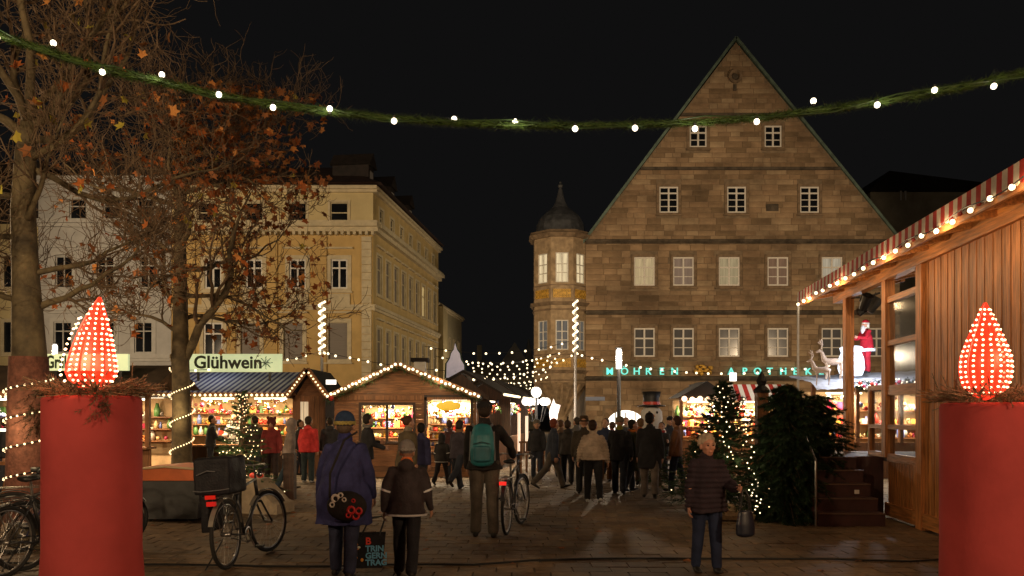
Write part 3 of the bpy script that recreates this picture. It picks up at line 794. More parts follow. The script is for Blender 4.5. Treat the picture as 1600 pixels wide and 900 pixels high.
def candle(loc, ztop, label, flab, variant):
    x, y = loc; r = .284
    t = thing('candle_pillar', label, 'candle pillar', (x, y, 0), group='giant candle pillars')
    prof = [(r + .05, 0), (r + .035, .2), (r + .012, .62), (r, .8)] if variant else [(r + .01, 0), (r + .005, .4), (r, .8)]
    MB().lathe(prof + [(r, ztop - .03), (r - .006, ztop - .008), (r - .02, ztop), (0, ztop)], 64).obj('body', M['candle_red'], t, smooth=True)
    # fir wreath on top
    w_ = MB(); rr_ = random.Random(5 + variant)
    for k in range(300 if variant else 230):
        a = rr_.uniform(0, 2 * math.pi); q = rr_.uniform(.10, r + .015)
        p = Vector((q * math.cos(a), q * math.sin(a), ztop + rr_.uniform(.005, .06)))
        dd = Vector((math.cos(a) + rr_.uniform(-1, 1), math.sin(a) + rr_.uniform(-1, 1), rr_.uniform(-.2, .45)))
        L = rr_.uniform(.08, .2); w_.tube([p, p + dd.normalized() * L], .003, 3); fir_tuft(w_, p, dd, L, 22, .045, .002, rr_)
    if variant:   # a spray hanging over the left rim and one on the front
        for (cx_, cy_, n_, dz) in ((-.27, -.05, 46, -.22), (.2, -.22, 16, -.12)):
            for k in range(n_):
                p = Vector((cx_ + rr_.uniform(-.10, .05), cy_ + rr_.uniform(-.06, .02), ztop + .02 + dz * rr_.random()))
                dd = Vector((rr_.uniform(-.9, .5), -.3, rr_.uniform(-1.2, -.1))); L = rr_.uniform(.06, .13); fir_tuft(w_, p, dd, L, 26, .04, .002, rr_)
    wo = w_.obj('fir_wreath', M['needle'] if 0 else mat('wreath_needles', (.13, .11, .06), .6, var=.5, scale=9), t, kind='stuff')
    # flame
    H_ = .60 if not variant else .60; Rm = .140
    f = thing('led_flame', flab, 'light decoration', (x - (0 if variant else .035), y, ztop + .02), rotz=R(12) if variant else R(4), group='LED flames on the candle pillars')
    n = 14
    prof = [(max(.004, flame_r(k / n, H_, Rm, variant)), H_ * k / n) for k in range(n + 1)]
    def bend(p):    # the left flame leans and opens
        return Vector((p[0] + (.05 * (p[2] / H_) ** 2 - .01 if variant else 0), p[1], p[2]))
    b_ = MB(); a1 = 360
    b_.lathe(prof, 28, a0=-195 if variant else 0, a1=110 if variant else 360)
    b_.v = [tuple(bend(v)) for v in b_.v]; b_.obj('shell', M['flame_red'], f, smooth=True)
    ribs = 6
    for k in range(ribs):
        a = math.pi * 2 * k / ribs + .26
        if variant and 1.9 < a % 6.28 < 3.0: pass
        pts = [bend(Vector((q * 1.02 * math.cos(a), q * 1.02 * math.sin(a), z))) for q, z in prof]
        MB().tube(pts, .006, 5).obj('rib', M['flame_rim'], f)
    rowsn = 17; cols = 18
    for i in range(rowsn):
        z = H_ * (.07 + .86 * i / (rowsn - 1)); q = flame_r(z / H_, H_, Rm, variant)
        nc = cols if q > .09 else (12 if q > .05 else 7)
        for k in range(nc):
            a = 2 * math.pi * (k + .5) / nc
            if math.sin(a) > .35 or rr_.random() < .025: continue
            if variant and -3.3 < math.atan2(math.sin(a), math.cos(a)) < -2.35 and i % 1 == 0: q2 = q + .035
            else: q2 = q + .006
            inst('led', LED, f, bend(Vector((q2 * math.cos(a), q2 * math.sin(a), z + rr_.uniform(-.003, .003)))), rot=(0, 0, a))
    lamp('POINT', (0, -.26, H_ * .45), 9.0, (1, .22, .09), .12, f, name='flame_light')
    lamp('POINT', (0, .28, H_ * .45), 9.0, (1, .24, .10), .12, f, name='flame_light')
    return t
c1 = P(145, 0, 5.0).x; c2 = (1548 - 800) / F * 4.95
candle((c1, 5.0), 1.755, 'round red candle pillar at left with fir sprays over its rim', 'leaning red LED flame on the pillar beside the bare trees', 1)
candle((c2, 4.95), 1.712, 'round red candle pillar at right in front of the timber hut', 'upright red LED flame in front of the timber hut wall', 0)

# ================================================================ goods and stalls
GOODC = [(.6, .05, .03), (.7, .45, .08), (.75, .72, .65), (.1, .25, .08), (.55, .2, .05), (.15, .2, .5), (.8, .6, .3), (.5, .04, .12)]
GM = [mat('ware_%s' % n, c, .4, var=.25, scale=30) for n, c in zip(('red', 'gold', 'cream', 'green', 'brown', 'blue', 'honey', 'berry'), GOODC)]
def wares():
    out = []
    for m in GM:
        s = MB().ball((0, 0, 0), .055, 8, 6).mesh('bauble', m, True)
        b = MB().box((-.06, -.05, 0), (.06, .05, .14)).mesh('gift_box', m)
        j = MB().lathe([(0, 0), (.045, 0), (.05, .1), (.03, .14), (.02, .2), (0, .2)], 8).mesh('bottle', m, True)
        h = MB().tube([(0, 0, 0), (.05, 0, .045), (.03, 0, .09), (0, 0, .06), (-.03, 0, .09), (-.05, 0, .045), (0, 0, 0)], .018, 5).mesh('gingerbread_heart', m, True)
        out.append((s, b, j, h))
    return out
WR = wares()
tube_m = mat('fluorescent_tube', (1, 1, 1), emis=(1, .86, .6), es=4.5, sampling='NONE')
warm_in = mat('stall_lining', (.62, .45, .26), .8, var=.25, scale=4)
def interior(t, x0, x1, yb, z0, z1, seed, dens=1.0, e=60, col=(1, .72, .40), shelves=3, kinds=(0, 1, 2, 3), yl=None, hang=True, lining=None):
    """back wall, shelves, wares and the stall's own lamps; the opening is at y = 0, the back at yb"""
    rr_ = random.Random(seed)
    MB().box((x0, yb, z0 - .6), (x1, yb + .05, z1)).obj('back_wall', lining or warm_in, t)
    for k in range(shelves):
        z = z0 + .05 + (z1 - z0 - .35) * k / max(1, shelves - 1) * .8
        MB().box((x0 + .02, yb - .28, z - .03), (x1 - .02, yb - .002, z)).obj('shelf', M['wood'], t)
        x = x0 + .1
        while x < x1 - .1:
            w_ = rr_.choice(WR); kd = rr_.choice(kinds); me = w_[kd]
            inst(me.name.split('.')[0], me, t, (x, yb - rr_.uniform(.1, .2), z + (.055 if kd == 0 else .005)), rot=(0, 0, rr_.uniform(0, 3)), scale=rr_.uniform(.7, 1.6)); x += rr_.uniform(.09, .2) / dens
    if hang:
        x = x0 + .08
        while x < x1 - .05:
            for r_ in range(2):
                me = rr_.choice(WR)[rr_.choice((0, 3))]
                inst(me.name.split('.')[0], me, t, (x, .16 + .2 * r_, z1 - rr_.uniform(.12, .5)), scale=rr_.uniform(.7, 1.3))
            x += rr_.uniform(.13, .26) / dens
    n = max(1, int((x1 - x0) / 1.3))
    for k in range(n):
        x = x0 + (x1 - x0) * (k + .5) / n
        MB().box((x - .45, .30, z1 - .07), (x + .45, .36, z1 - .03)).obj('lamp_tube', tube_m, t)
        lamp('AREA', (x, .34, z1 - .09), e * 1.5 / n, col, .8, t, name='stall_light', sy=.1)
        lamp('POINT', (x, yb * .45, (z0 + z1) / 2 + .2), e / n * .35, col, .12, t, name='stall_light')

# ---- mulled wine stall
GYY = 22.0
a = P(205, 0, GYY).x; b_ = P(462, 0, GYY).x
gw = thing('mulled_wine_stall', 'long mulled wine stall with blue and white striped roof and lit counter', 'market stall', (a, GYY, 0))
W_ = b_ - a
gz = lambda py, Y=GYY: P(0, py, Y).z
interior(gw, .05, W_ - .05, 1.7, .95, 2.1, 3, 1.25, e=210, col=(1, .70, .36))
MB().box((0, 0, 0), (W_, .06, .72)).obj('counter_front', M['wood_dark'], gw)
MB().box((-.02, -.18, .722), (W_ + .02, .3, .77)).obj('counter_top', M['wood'], gw)
for x in (.02, W_ * .35, W_ * .68, W_ - .08): MB().box((x, -.02, .77), (x + .09, .07, 2.15)).obj('post', M['wood'], gw)
MB().box((-.1, -.35, 2.12), (W_ + .1, -.3, 2.22)).obj('eaves_board', M['wood_h'], gw)
# striped canopy: each stripe is a piece
blue = mat('blue_canvas', (.06, .06, .17), .75, var=.3, scale=4); wcan = mat('white_canvas', (.5, .5, .55), .75, var=.1, scale=4)
ns = 58
for k in range(ns):
    x = -.1 + (W_ + .2) * k / ns; w1 = (W_ + .2) / ns
    sk = .32
    q = MB().add([(x, -.36, 2.22), (x + w1, -.36, 2.22), (x + w1 + sk, .95, 2.82), (x + sk, .95, 2.82), (x, -.36, 2.20), (x + w1, -.36, 2.20), (x + w1 + sk, .95, 2.80), (x + sk, .95, 2.80)],
                 [(0, 1, 2, 3), (7, 6, 5, 4), (0, 4, 5, 1), (1, 5, 6, 2), (2, 6, 7, 3), (3, 7, 4, 0)])
    q.obj('canopy_stripe', blue if k % 2 else wcan, gw)
MB().add([(0, .95, 2.8), (W_ + .4, .95, 2.8), (W_ + .4, 2.4, 2.3), (0, 2.4, 2.3)], [(0, 1, 2, 3)]).obj('rear_roof', M['roof_dark'], gw)
bm2 = bulb_mesh(.036, 'bulb')
for k in range(32): inst('bulb', bm2, gw, (.1 + (W_ - .2) * k / 31, -.42, 2.13))
lamp('AREA', (W_ * .5, -.55, 2.1), 26, (1, .8, .5), 4.5, gw, rot=(R(-30), 0, 0), name='bulb_row_light', sy=.1)
lamp('POINT', (W_ * .47, .1, 3.25), 10, (.8, .85, 1), .1, gw, name='roof_light')
# the sign
s0 = P(290, 581, 21.6); s1 = P(440, 553, 21.6)
sg = thing('mulled_wine_sign', 'pale green lit sign reading Glühwein with a pine sprig, above the striped roof', 'sign', (s0.x, 21.6, s0.z))
sw = s1.x - s0.x; sh = s1.z - s0.z
signm = mat('pale_green_sign', (.55, .65, .4), .5, emis=(.50, .56, .30), es=.95, var=.2, scale=2, sampling='NONE')
MB().box((0, 0, 0), (sw, .08, sh)).obj('panel', signm, sg)
letm = mat('dark_green_lettering', (.02, .035, .012), .5)
inst('lettering', text_mesh('Glühwein', .48, .006, letm, bold=.012), sg, (.22, -.012, .10), rot=(R(90), 0, 0))
sp = MB(); r5 = random.Random(4)
for k in range(8):
    a_ = R(45 * k); fir_tuft(sp, (sw - .42, -.015, sh / 2), (math.cos(a_), -.02, math.sin(a_)), .17, 16, .06, .014, r5)
sp.obj('pine_sprig', letm, sg)
MB().box((.3, .02, -.25), (.36, .06, 0)).obj('post', M['metal_dark'], sg); MB().box((sw - .36, .02, -.25), (sw - .3, .06, 0)).obj('post', M['metal_dark'], sg)
# gabled end hut
def gable_hut(name, label, x0, x1, Y, ze, zp, px_=.5, dep=2.4, wallm=None, ov=.18):
    t = thing(name, label, 'market stall', (x0, Y, 0)); w_ = x1 - x0; wm = wallm or M['wood']
    x = 0; bw = .14
    for sgn in (0, 1):
        xs = (0, w_)[sgn]; MB().box((xs - .03, .03, 0), (xs + .03, dep, ze - .02)).obj('side_wall', wm, t)
    pk = w_ * px_
    for sgn in (0, 1):
        e0 = (-ov, ze - .08) if sgn == 0 else (w_ + ov, ze - .08)
        pts = [e0, (pk, zp), (pk, zp + .07), (e0[0], e0[1] + .07)]
        MB().prism(pts if sgn == 0 else pts[::-1], -.3, dep + .1).obj('roof_slope', M['roof_dark'], t)
        MB().bar((e0[0], -.32, e0[1] + .03), (pk, -.32, zp + .03), .04, .16).obj('bargeboard', M['wood_h'], t)
    return t, w_, pk
x0, x1 = P(462, 0, GYY - .4).x, P(506, 0, GYY - .4).x
t, w_, pk = gable_hut('end_hut', 'narrow gabled wooden hut closing the right end of the mulled wine stall', x0, x1, GYY - .4, 2.12, 2.78)
holes_ = [(w_ * .3, 1.45, .26, 1.0)]
x = 0
for k in range(6):
    MB().box((w_ * k / 6 + .003, 0, 0 if 1 else 0), (w_ * (k + 1) / 6 - .003, .04, 2.1)).obj('board', M['wood'], t)
MB().prism([(0, 2.1), (w_, 2.1), (pk, 2.74)], .0, .05).obj('gable_board', M['wood_h'], t)
MB().box((w_ * .18, -.03, 1.0), (w_ * .45, -.005, 1.95)).obj('window', pane_mat('hutwin', (1, .7, .4), .9), t)
MB().box((w_ * .3 - .01, -.04, 1.0), (w_ * .3 + .01, -.031, 1.95)).obj('window_bar', M['white_paint'], t)
bs = bulb_mesh(.026, 'bulb')
for k in range(9):
    for sgn in (0, 1):
        s = k / 9; xx = (-.18 + (pk + .18) * s) if sgn == 0 else (w_ + .18 - (w_ + .18 - pk) * s); inst('bulb', bs, t, (xx, -.37, 2.06 + (2.8 - 2.06) * s))

# ---- centre gabled hut
HY = 20.5
x0, x1 = P(524, 0, HY).x, P(742, 0, HY).x; hz = lambda py: P(0, py, HY).z; hxx = lambda p: P(p, 0, HY).x - x0
t, w_, pk = gable_hut('gabled_hut', 'brown gabled market hut with lit window and bright gift display', x0, x1, HY, hz(618), hz(573), (P(625, 0, HY).x - x0) / (x1 - x0), 2.6, ov=.14)
hut = t
hl = [(hxx(605), (hz(633) + hz(690)) / 2, hxx(645) - hxx(565), hz(633) - hz(690)), (hxx(701), (hz(621) + hz(706)) / 2, hxx(735) - hxx(667), hz(621) - hz(706))]
for k in range(16):      # lower boards, horizontal
    z = k * .135
    segs = [(0, w_)]
    for cx, cz, ww, hh in hl:
        if cz - hh / 2 < z + .07 < cz + hh / 2:
            segs = [s for a_, b2 in segs for s in (((a_, cx - ww / 2), (cx + ww / 2, b2)) if a_ < cx < b2 else ((a_, b2),)) if s[1] - s[0] > .02]
    for a_, b2 in segs: MB().box((a_, 0, z), (b2, .04, z + .129)).obj('board', M['wood_h'], t)
MB().prism([(-.1, 2.16), (w_ + .1, 2.16), (pk, hz(575))], .002, .045).obj('gable_board', M['wood_h'], t)
MB().box((-.03, -.03, hz(625)), (w_ + .03, .0, hz(618))).obj('tie_beam', M['wood'], t)
for cx, cz, ww, hh in hl:
    f = MB(); a_ = ww / 2; c_ = hh / 2
    f.box((cx - a_ - .07, -.03, cz - c_), (cx - a_, .05, cz + c_)); f.box((cx + a_, -.03, cz - c_), (cx + a_ + .07, .05, cz + c_)); f.box((cx - a_ - .07, -.032, cz + c_), (cx + a_ + .07, .05, cz + c_ + .07)); f.box((cx - a_ - .1, -.12, cz - c_ - .06), (cx + a_ + .1, .05, cz - c_))
    if ww > 1.2: f.box((cx - .03, -.02, cz - c_), (cx + .03, .03, cz + c_))
    f.obj('opening_frame', M['wood_dark'], t)
interior(t, hl[0][0] - hl[0][2] / 2 - .1, hl[0][0] + hl[0][2] / 2 + .1, 1.1, .95, 1.95, 21, 1.3, e=75, shelves=3)
yw = mat('pale_lit_lining', (.8, .62, .38), .8, var=.2, scale=5)
interior(t, hl[1][0] - hl[1][2] / 2 - .05, hl[1][0] + hl[1][2] / 2 + .05, .75, .72, 2.05, 22, 2.0, e=110, col=(1, .80, .52), shelves=5, kinds=(0, 0, 3, 2), lining=yw)
q = hl[1]
MB().ball((q[0] - .0, -.06, q[1] + q[3] / 2 - .22), (.32, .02, .12), 16, 8).obj('oval_sign', mat('yellow_oval_sign', (.75, .5, .05), .5, emis=(.9, .55, .05), es=.5, sampling='NONE'), t, smooth=True)
hb = bulb_mesh(.036, 'bulb_white')
sl = MB(); r6 = random.Random(8)
for sgn in (0, 1):
    e0 = Vector((-.14, -.36, hz(618) - .04)) if sgn == 0 else Vector((w_ + .14, -.36, hz(618) - .04)); pkv = Vector((pk, -.36, hz(573) + .05))
    nb = 20
    for k in range(nb): inst('bulb', hb, t, e0.lerp(pkv, (k + .3) / nb) + Vector((0, -.04, .02 * math.sin(k * 2.1))))
    for k in range(170):
        p = e0.lerp(pkv, r6.random()) + Vector((0, -.02, -.06)); fir_tuft(sl, p, (r6.uniform(-1, 1), -.5, r6.uniform(-1.4, .3)), r6.uniform(.1, .22), 9, .07, .005, r6)
    lamp('POINT', e0.lerp(pkv, .5) + Vector((0, -.35, -.05)), 14, (1, .8, .5), .08, t, name='bulb_row_light')
sl.obj('fir_trim', M['needle'], t, kind='stuff')
MB().box((hxx(641), .8, hz(581)), (hxx(659), 1.1, hz(562))).obj('chimney', M['white_paint'], t); MB().box((hxx(636), .7, hz(562)), (hxx(664), 1.2, hz(556))).obj('chimney_cap', M['roof_dark'], t)
MB().ball((-.02, -.4, 2.02), .07, 8, 6).obj('red_bow', GM[0], t)
# hut side shelf with lit little lamp: small white panel lamp
pp = P(517, 597, 21); o = MB().box((-.13, 0, -.06), (.13, .05, .06)).obj('panel_lamp', M['lampglass'], None, loc=pp); tag(o, 'small white lit panel above the gap left of the gabled hut', 'lamp')

# ---- stalls further down the lane, their fronts turned to the lane
def lane_stall(label, Y0, L, seed, e):
    x0 = P(752, 0, 21).x + .127 * (Y0 - 21); t = thing('lane_stall', label, 'market stall', (x0, Y0, 0), rotz=R(90 - 7.2), group='stalls along the left side of the lane')
    MB().box((0, 0, 0), (L, .05, .85)).obj('counter_front', M['wood'], t); MB().box((-.03, 0, 0), (0.0, 1.9, 2.12)).obj('side_wall', M['wood_dark'], t)
    MB().prism([(-.1, 0), (-.1, .06), (1.0, .70), (2.2, .06), (2.2, 0), (1.0, .62)], 0, L + .1, Matrix(((0, 1, 0, -.1), (1, 0, 0, -.3), (0, 0, 1, 2.15), (0, 0, 0, 1)))).obj('roof', M['roof_dark'], t)
    MB().prism([(0, 2.1), (1.9, 2.1), (.75, 2.74)], -.03, .0, Matrix(((0, 1, 0, 0), (1, 0, 0, 0), (0, 0, 1, 0), (0, 0, 0, 1)))).obj('gable_board', M['wood_dark'], t)
    interior(t, .03, L - .03, 1.0, .95, 2.05, seed, 1.1, e=e, shelves=3)
    n = int(L / .22)
    for k in range(n): inst('bulb', hb, t, (L * (k + .5) / n, -.44, 2.16))
lane_stall('first lane stall, mostly hidden by the man with the bicycle', 22.2, 3.8, 31, 70)
lane_stall('second lane stall behind the first', 27.0, 4.2, 32, 45)
lane_stall('farthest lane stall under the bulb net', 32.2, 5.0, 33, 35)
pp = P(866, 672, 31); t = thing('lit_star_sign', 'glowing white shape on a post beside the foot of the oriel', 'light decoration', (pp.x, 31, 0))
MB().prism([(-.16, 1.35), (.1, 1.3), (.14, 1.6), (.24, 1.95), (.05, 2.0), (-.03, 2.2), (-.14, 1.9), (-.2, 1.65)], -.06, .0).obj('glow_shape', mat('white_pink_glow', (1, .9, .9), emis=(1, .80, .70), es=1.4), t)
MB().tube([(0, .05, 0), (0, .05, 1.6)], .04, 6).obj('post', M['metal_dark'], t)
# star shaped board on a post roof: dark edged pale panel
pp = P(711, 590, 23)
t = thing('fir_shaped_board', 'pale fir-tree shaped board with jagged dark edge above the hut roofs', 'sign', (pp.x, 23, pp.z))
k_ = 23 / F
poly = [(-14, 0), (-13, 22), (-8, 30), (-6, 38), (-2, 44), (0, 54), (3, 44), (7, 38), (9, 28), (14, 20), (14, 0)]
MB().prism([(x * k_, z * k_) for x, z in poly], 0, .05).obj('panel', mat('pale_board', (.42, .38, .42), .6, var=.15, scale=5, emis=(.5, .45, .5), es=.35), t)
MB().prism([(x * k_ * 1.22, z * k_ * 1.08 - .03) for x, z in poly], .06, .1).obj('dark_edge', M['needle_dark'], t)
for x in (-.2, .2): MB().box((x - .025, .1, -pp.z + 0), (x + .025, .14, 0)).obj('post', M['metal_dark'], t)
# lit white tubes and round lamp sign by the lane
for px, y0, y1, lb in ((811, 645, 705, 'left one of two lit white columns in the lane'), (823, 650, 705, 'right one of two lit white columns in the lane')):
    p = P(px, y1, 22); hh = (y1 - y0) / F * 22
    o = MB().lathe([(.04, 0), (.04, hh)], 10).obj('lit_column', mat('lit_column_glow', (1, .9, .8), emis=(1, .72, .5), es=1.0, sampling='NONE'), None, loc=(p.x, 22, p.z))
    MB().lathe([(.03, -p.z), (.03, 0)], 8).obj('foot', M['metal_dark'], o); tag(o, lb, 'light column', 'lit columns in the lane')
p = P(845, 0, 21); t = thing('wooden_barrier', 'low wooden barrier in front of the lane stalls', 'barrier', (p.x - .55, 21, 0))
for k in range(8): MB().box((k * .15, 0, 0 if k in (0, 7) else .1), (k * .15 + .05, .04, .85)).obj('slat', M['wood'], t)
MB().box((-.03, -.03, .852), (1.15, .06, .9)).obj('rail', M['wood_h'], t)

# ================================================================ poles with spiral lights
def lit_pole(px, pyt, Y, label, z0w, r=.05, spiral=True, base_m=None):
    p = P(px, pyt, Y); t = thing('flagpole', label, 'pole', (p.x, Y, 0), group='tall poles on the square')
    MB().tube([(0, 0, 0), (0, 0, p.z)], [r, r * .8], 8).obj('pole', base_m or mat('pale_pole', (.5, .46, .42), .5, var=.1), t)
    if spiral:
        pts = []; n = 60
        for k in range(n + 1):
            z = z0w + (p.z - z0w) * k / n; a_ = k * .75; pts.append((.085 * math.cos(a_), .085 * math.sin(a_), z))
        MB().tube(pts, .01, 4).obj('cable', M['cable'], t)
        me = bulb_mesh(.034, 'bulb_white')
        for k in range(n): inst('bulb', me, t, pts[k])
        lamp('POINT', (0, -.4, (z0w + p.z) / 2), 12, (1, .85, .6), .1, t, name='spiral_light')
lit_pole(503, 470, 24, 'pole with thick spiral of white lights in front of the yellow house', P(0, 552, 24).z, .05)
lit_pole(899, 468, 30, 'tall pole with spiral lights standing before the oriel', P(0, 553, 30).z, .06)
lit_pole(1247, 465, 30, 'plain thin pole in front of the pharmacy letters', 0, .055, spiral=False)

# ================================================================ strings of bulbs
G1 = 'bulb strings across the market lane'
k = 0; Y = 23.5
names = 'first second third fourth fifth sixth seventh eighth ninth tenth eleventh twelfth thirteenth fourteenth fifteenth sixteenth seventeenth eighteenth'.split()
while Y < 66:
    hh = 3.55 + rnd.uniform(-.1, .1)
    xl = -2.6 - .0 * Y + .127 * (Y - 23) * .4; xr = 1.55 + rnd.uniform(-.1, .25) + .02 * (Y - 23)
    light_string(sagline((xl, Y, hh), (xr, Y + 1.2, hh + .25), .28, 12), 11, .026 + Y * .0003, names[k] + ' bulb string across the lane, counted from the near end', G1, key='bulb_white', jit=.03)
    Y += 2.3 if Y < 32 else 3.6; k += 1
G2 = 'long bulb strings over the stalls'
bw = dict(key='bulb_white', group=G2)
light_string(sagline(P(185, 575, 20), P(503, 549, 24), .25, 14), 17, .036, 'bulb string from the bare tree to the spiral-lit pole', jit=.05, **bw)
light_string(sagline(P(503, 549, 24), P(712, 580, 23), .10, 12), 12, .038, 'bulb string from the spiral-lit pole to the fir-shaped board', jit=.05, **bw)
light_string(sagline(P(712, 590, 23), P(899, 552, 30), .35, 14), 13, .04, 'bulb string from the fir-shaped board to the oriel pole', jit=.05, **bw)
light_string(sagline(P(899, 552, 30), P(1247, 575, 30), .42, 20), 19, .045, 'bulb string crossing in front of the pharmacy letters', jit=.05, **bw)
light_string(sagline(P(1247, 575, 30), P(1330, 560, 26), .1, 6), 4, .045, 'short bulb string from the plain pole to the reindeer roof', jit=.05, **bw)
# ================================================================ timber hut on a platform, right
ang = -math.atan(.1045)
HX = lambda Y: 4.641 + .1045 * Y
ly = lambda Y: (Y - 14.6) * 1.0054
th = thing('timber_hut', 'large timber hut on a raised platform with striped canopy edge and bulb row', 'market hut', (HX(14.6), 14.6, 0), rotz=ang)
YN = 4.2
wd = mat('honey_boards', (.50, .21, .065), .55, var=.5, scale=2.2, stretch=(14, 14, 1.0), bump=.3, objrand=.25)
wb = mat('honey_beam', (.52, .22, .07), .5, var=.45, scale=2.2, stretch=(14, 1.0, 14), bump=.3, objrand=.15)
y = ly(11.13); k = 0
while y > ly(YN):
    MB().box((-.028 + (.006 if k % 2 else 0), y - .096, .24), (.03, y - .004, 3.74)).obj('board', wd, th); y -= .1; k += 1
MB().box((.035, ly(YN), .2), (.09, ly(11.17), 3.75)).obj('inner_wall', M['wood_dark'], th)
MB().box((-.09, ly(YN), 3.74), (.06, ly(15.24), 3.99)).obj('top_beam', wb, th)
MB().box((-.06, ly(YN), .04), (.05, ly(12.6), .238)).obj('base_beam', wb, th)
def post(Y, w_=.16, z0=.95, z1=3.74): MB().box((-.075, ly(Y) - w_ / 2, z0), (.075, ly(Y) + w_ / 2, z1 - .002)).obj('post', wd, th)
post(14.6, .17); post(12.62, .17); post(11.25, .2, .0)
def rail(Ya, Yb, z, h): MB().box((-.05, ly(Ya), z - h / 2), (.05, ly(Yb), z + h / 2)).obj('rail', wb, th)
for z, h in ((3.42, .09), (2.74, .08), (2.0, .16), (1.43, .07), (.95, .12)): rail(11.35, 12.53, z, h)
for z, h in ((2.06, .08), (1.43, .06), (.98, .08)): rail(12.72, 13.35, z, h)
MB().box((-.045, ly(13.35), .94), (.045, ly(13.42), 2.1)).obj('rail_post', wd, th)
y = ly(12.53)
while y > ly(11.35): MB().box((-.03, y - .092, .24), (.02, y - .004, .888)).obj('board', wd, th); y -= .096
clear = mat('window_glass', (.9, .9, .9), .03, trans=1.0, spec=.6)
hazy = mat('plastic_window_film', (.12, .11, .10), .15, alpha=.22)
for z0_, z1_ in ((2.785, 3.37), (2.085, 2.695), (1.47, 1.915), (1.015, 1.39)):
    MB().box((-.006, ly(11.36), z0_), (.006, ly(12.52), z1_)).obj('pane', hazy, th)
for z0_, z1_ in ((1.465, 2.015), (1.025, 1.395)): MB().box((-.006, ly(12.72), z0_), (.006, ly(13.34), z1_)).obj('pane', hazy, th)
# roof with overhang, striped valance
xe = -.70
MB().add([(xe, ly(YN), 3.86), (xe, ly(15.3), 3.86), (5, ly(15.3), 5.5), (5, ly(YN), 5.5), (xe, ly(YN), 3.93), (xe, ly(15.3), 3.93), (5, ly(15.3), 5.6), (5, ly(YN), 5.6)],
         [(0, 1, 2, 3), (7, 6, 5, 4), (0, 4, 5, 1), (1, 5, 6, 2), (2, 6, 7, 3), (3, 7, 4, 0)]).obj('roof', M['wood_dark'], th)
y = ly(15.2)
while y > ly(YN): MB().bar((xe + .03, y, 3.81), (1.2, y, 4.18), .07, .09).obj('rafter', wb, th); y -= .62
MB().box((xe - .01, ly(YN), 3.70), (xe + .03, ly(15.3), 3.80)).obj('fascia', wb, th)
vr = mat('red_canvas', (.42, .03, .02), .7, var=.2, scale=9); vw = mat('cream_canvas', (.6, .52, .42), .7, var=.15, scale=9)
y = ly(15.3); k = 0
while y > ly(YN):
    z1_ = 3.97; q = MB(); n = 4; ww = .105
    pts = [(0, z1_), (0, 3.79)] + [(ww * s, 3.79 - .035 * math.sin(math.pi * s)) for s in (.25, .5, .75)] + [(ww, 3.79), (ww, z1_)]
    vs = [(xe - .03 - .02 * (3.97 - z), y - a_, z) for a_, z in pts] + [(xe - .015 - .02 * (3.97 - z), y - a_, z) for a_, z in pts]; m_ = len(pts)
    q.add(vs, [tuple(range(m_)), tuple(range(2 * m_ - 1, m_ - 1, -1))] + [(i, i + m_, (i + 1) % m_ + m_, (i + 1) % m_) for i in range(m_)])
    q.obj('valance_stripe', vr if k % 2 else vw, th); y -= ww; k += 1
bbm = bulb_mesh(.030, 'bulb_white')
cb = [(xe - .07, ly(15.2 - .3 * i), 3.77 - .03 * math.sin(i * 1.3)) for i in range(37)]
MB().tube(cb, .008, 4).obj('cable', M['cable'], th)
for i in range(26):
    Y = 15.1 - i * .41
    inst('bulb', bbm, th, (xe - .07, ly(Y), 3.73 + rnd.uniform(-.02, .02)))
for Y in (14.6, 12.6, 10.6, 8.8, 7.0, 5.2): lamp('POINT', (xe - .10, ly(Y), 3.60), 16, (1, .66, .34), .06, th, name='bulb_row_light')
# inside
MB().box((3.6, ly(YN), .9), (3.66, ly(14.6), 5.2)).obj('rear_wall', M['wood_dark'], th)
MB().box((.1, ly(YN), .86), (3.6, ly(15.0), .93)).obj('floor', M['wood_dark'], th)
pn = mat('grey_lined_panel', (.3, .27, .24), .6, var=.2, scale=3)
MB().box((1.4, ly(12.4), .95), (1.45, ly(11.0), 2.6)).obj('counter_screen', pn, th)
MB().box((.5, ly(10.9), .95), (.55, ly(9.5), 3.6)).obj('door_leaf', mat('cream_door', (.45, .33, .2), .6), th)
lamp('POINT', (1.0, ly(11.9), 3.2), 8, (1, .75, .5), .1, th, name='inside_light')
lamp('POINT', (.9, ly(13.7), 3.3), 8, (1, .75, .5), .1, th, name='inside_light')
r7 = random.Random(2)
for k in range(26): inst('ornament', WR[k % 8][k % 3], th, (r7.uniform(.7, 1.3), ly(r7.uniform(11.2, 12.5)), r7.uniform(1.0, 1.9)), scale=r7.uniform(.8, 1.6))
# spotlights hanging under the canopy
q = MB()
for k, (dx, dy, dz) in enumerate(((.18, .02, 0), (.32, -.1, .05), (.12, -.25, .08))):
    T = Matrix.Translation((dx, ly(14.3) + dy, 3.52 + dz)) @ Matrix.Rotation(R(50 - 20 * k), 4, 'Y') @ Matrix.Rotation(R(20 * k), 4, 'X')
    s_ = MB(); s_.lathe([(.0, -.16), (.07, -.14), (.085, 0), (.10, .14), (.07, .14)], 12, T=T); s_.bar(T @ Vector((-.1, 0, 0)), T @ Vector((-.1, 0, .2)), .02, .01)
    s_.obj('stage_spotlight', M['metal_dark'], th)
MB().tube([(.02, ly(14.5), 3.75), (.2, ly(14.3), 3.72), (.34, ly(14.0), 3.75)], .02, 6).obj('spotlight_bar', M['metal_dark'], th)
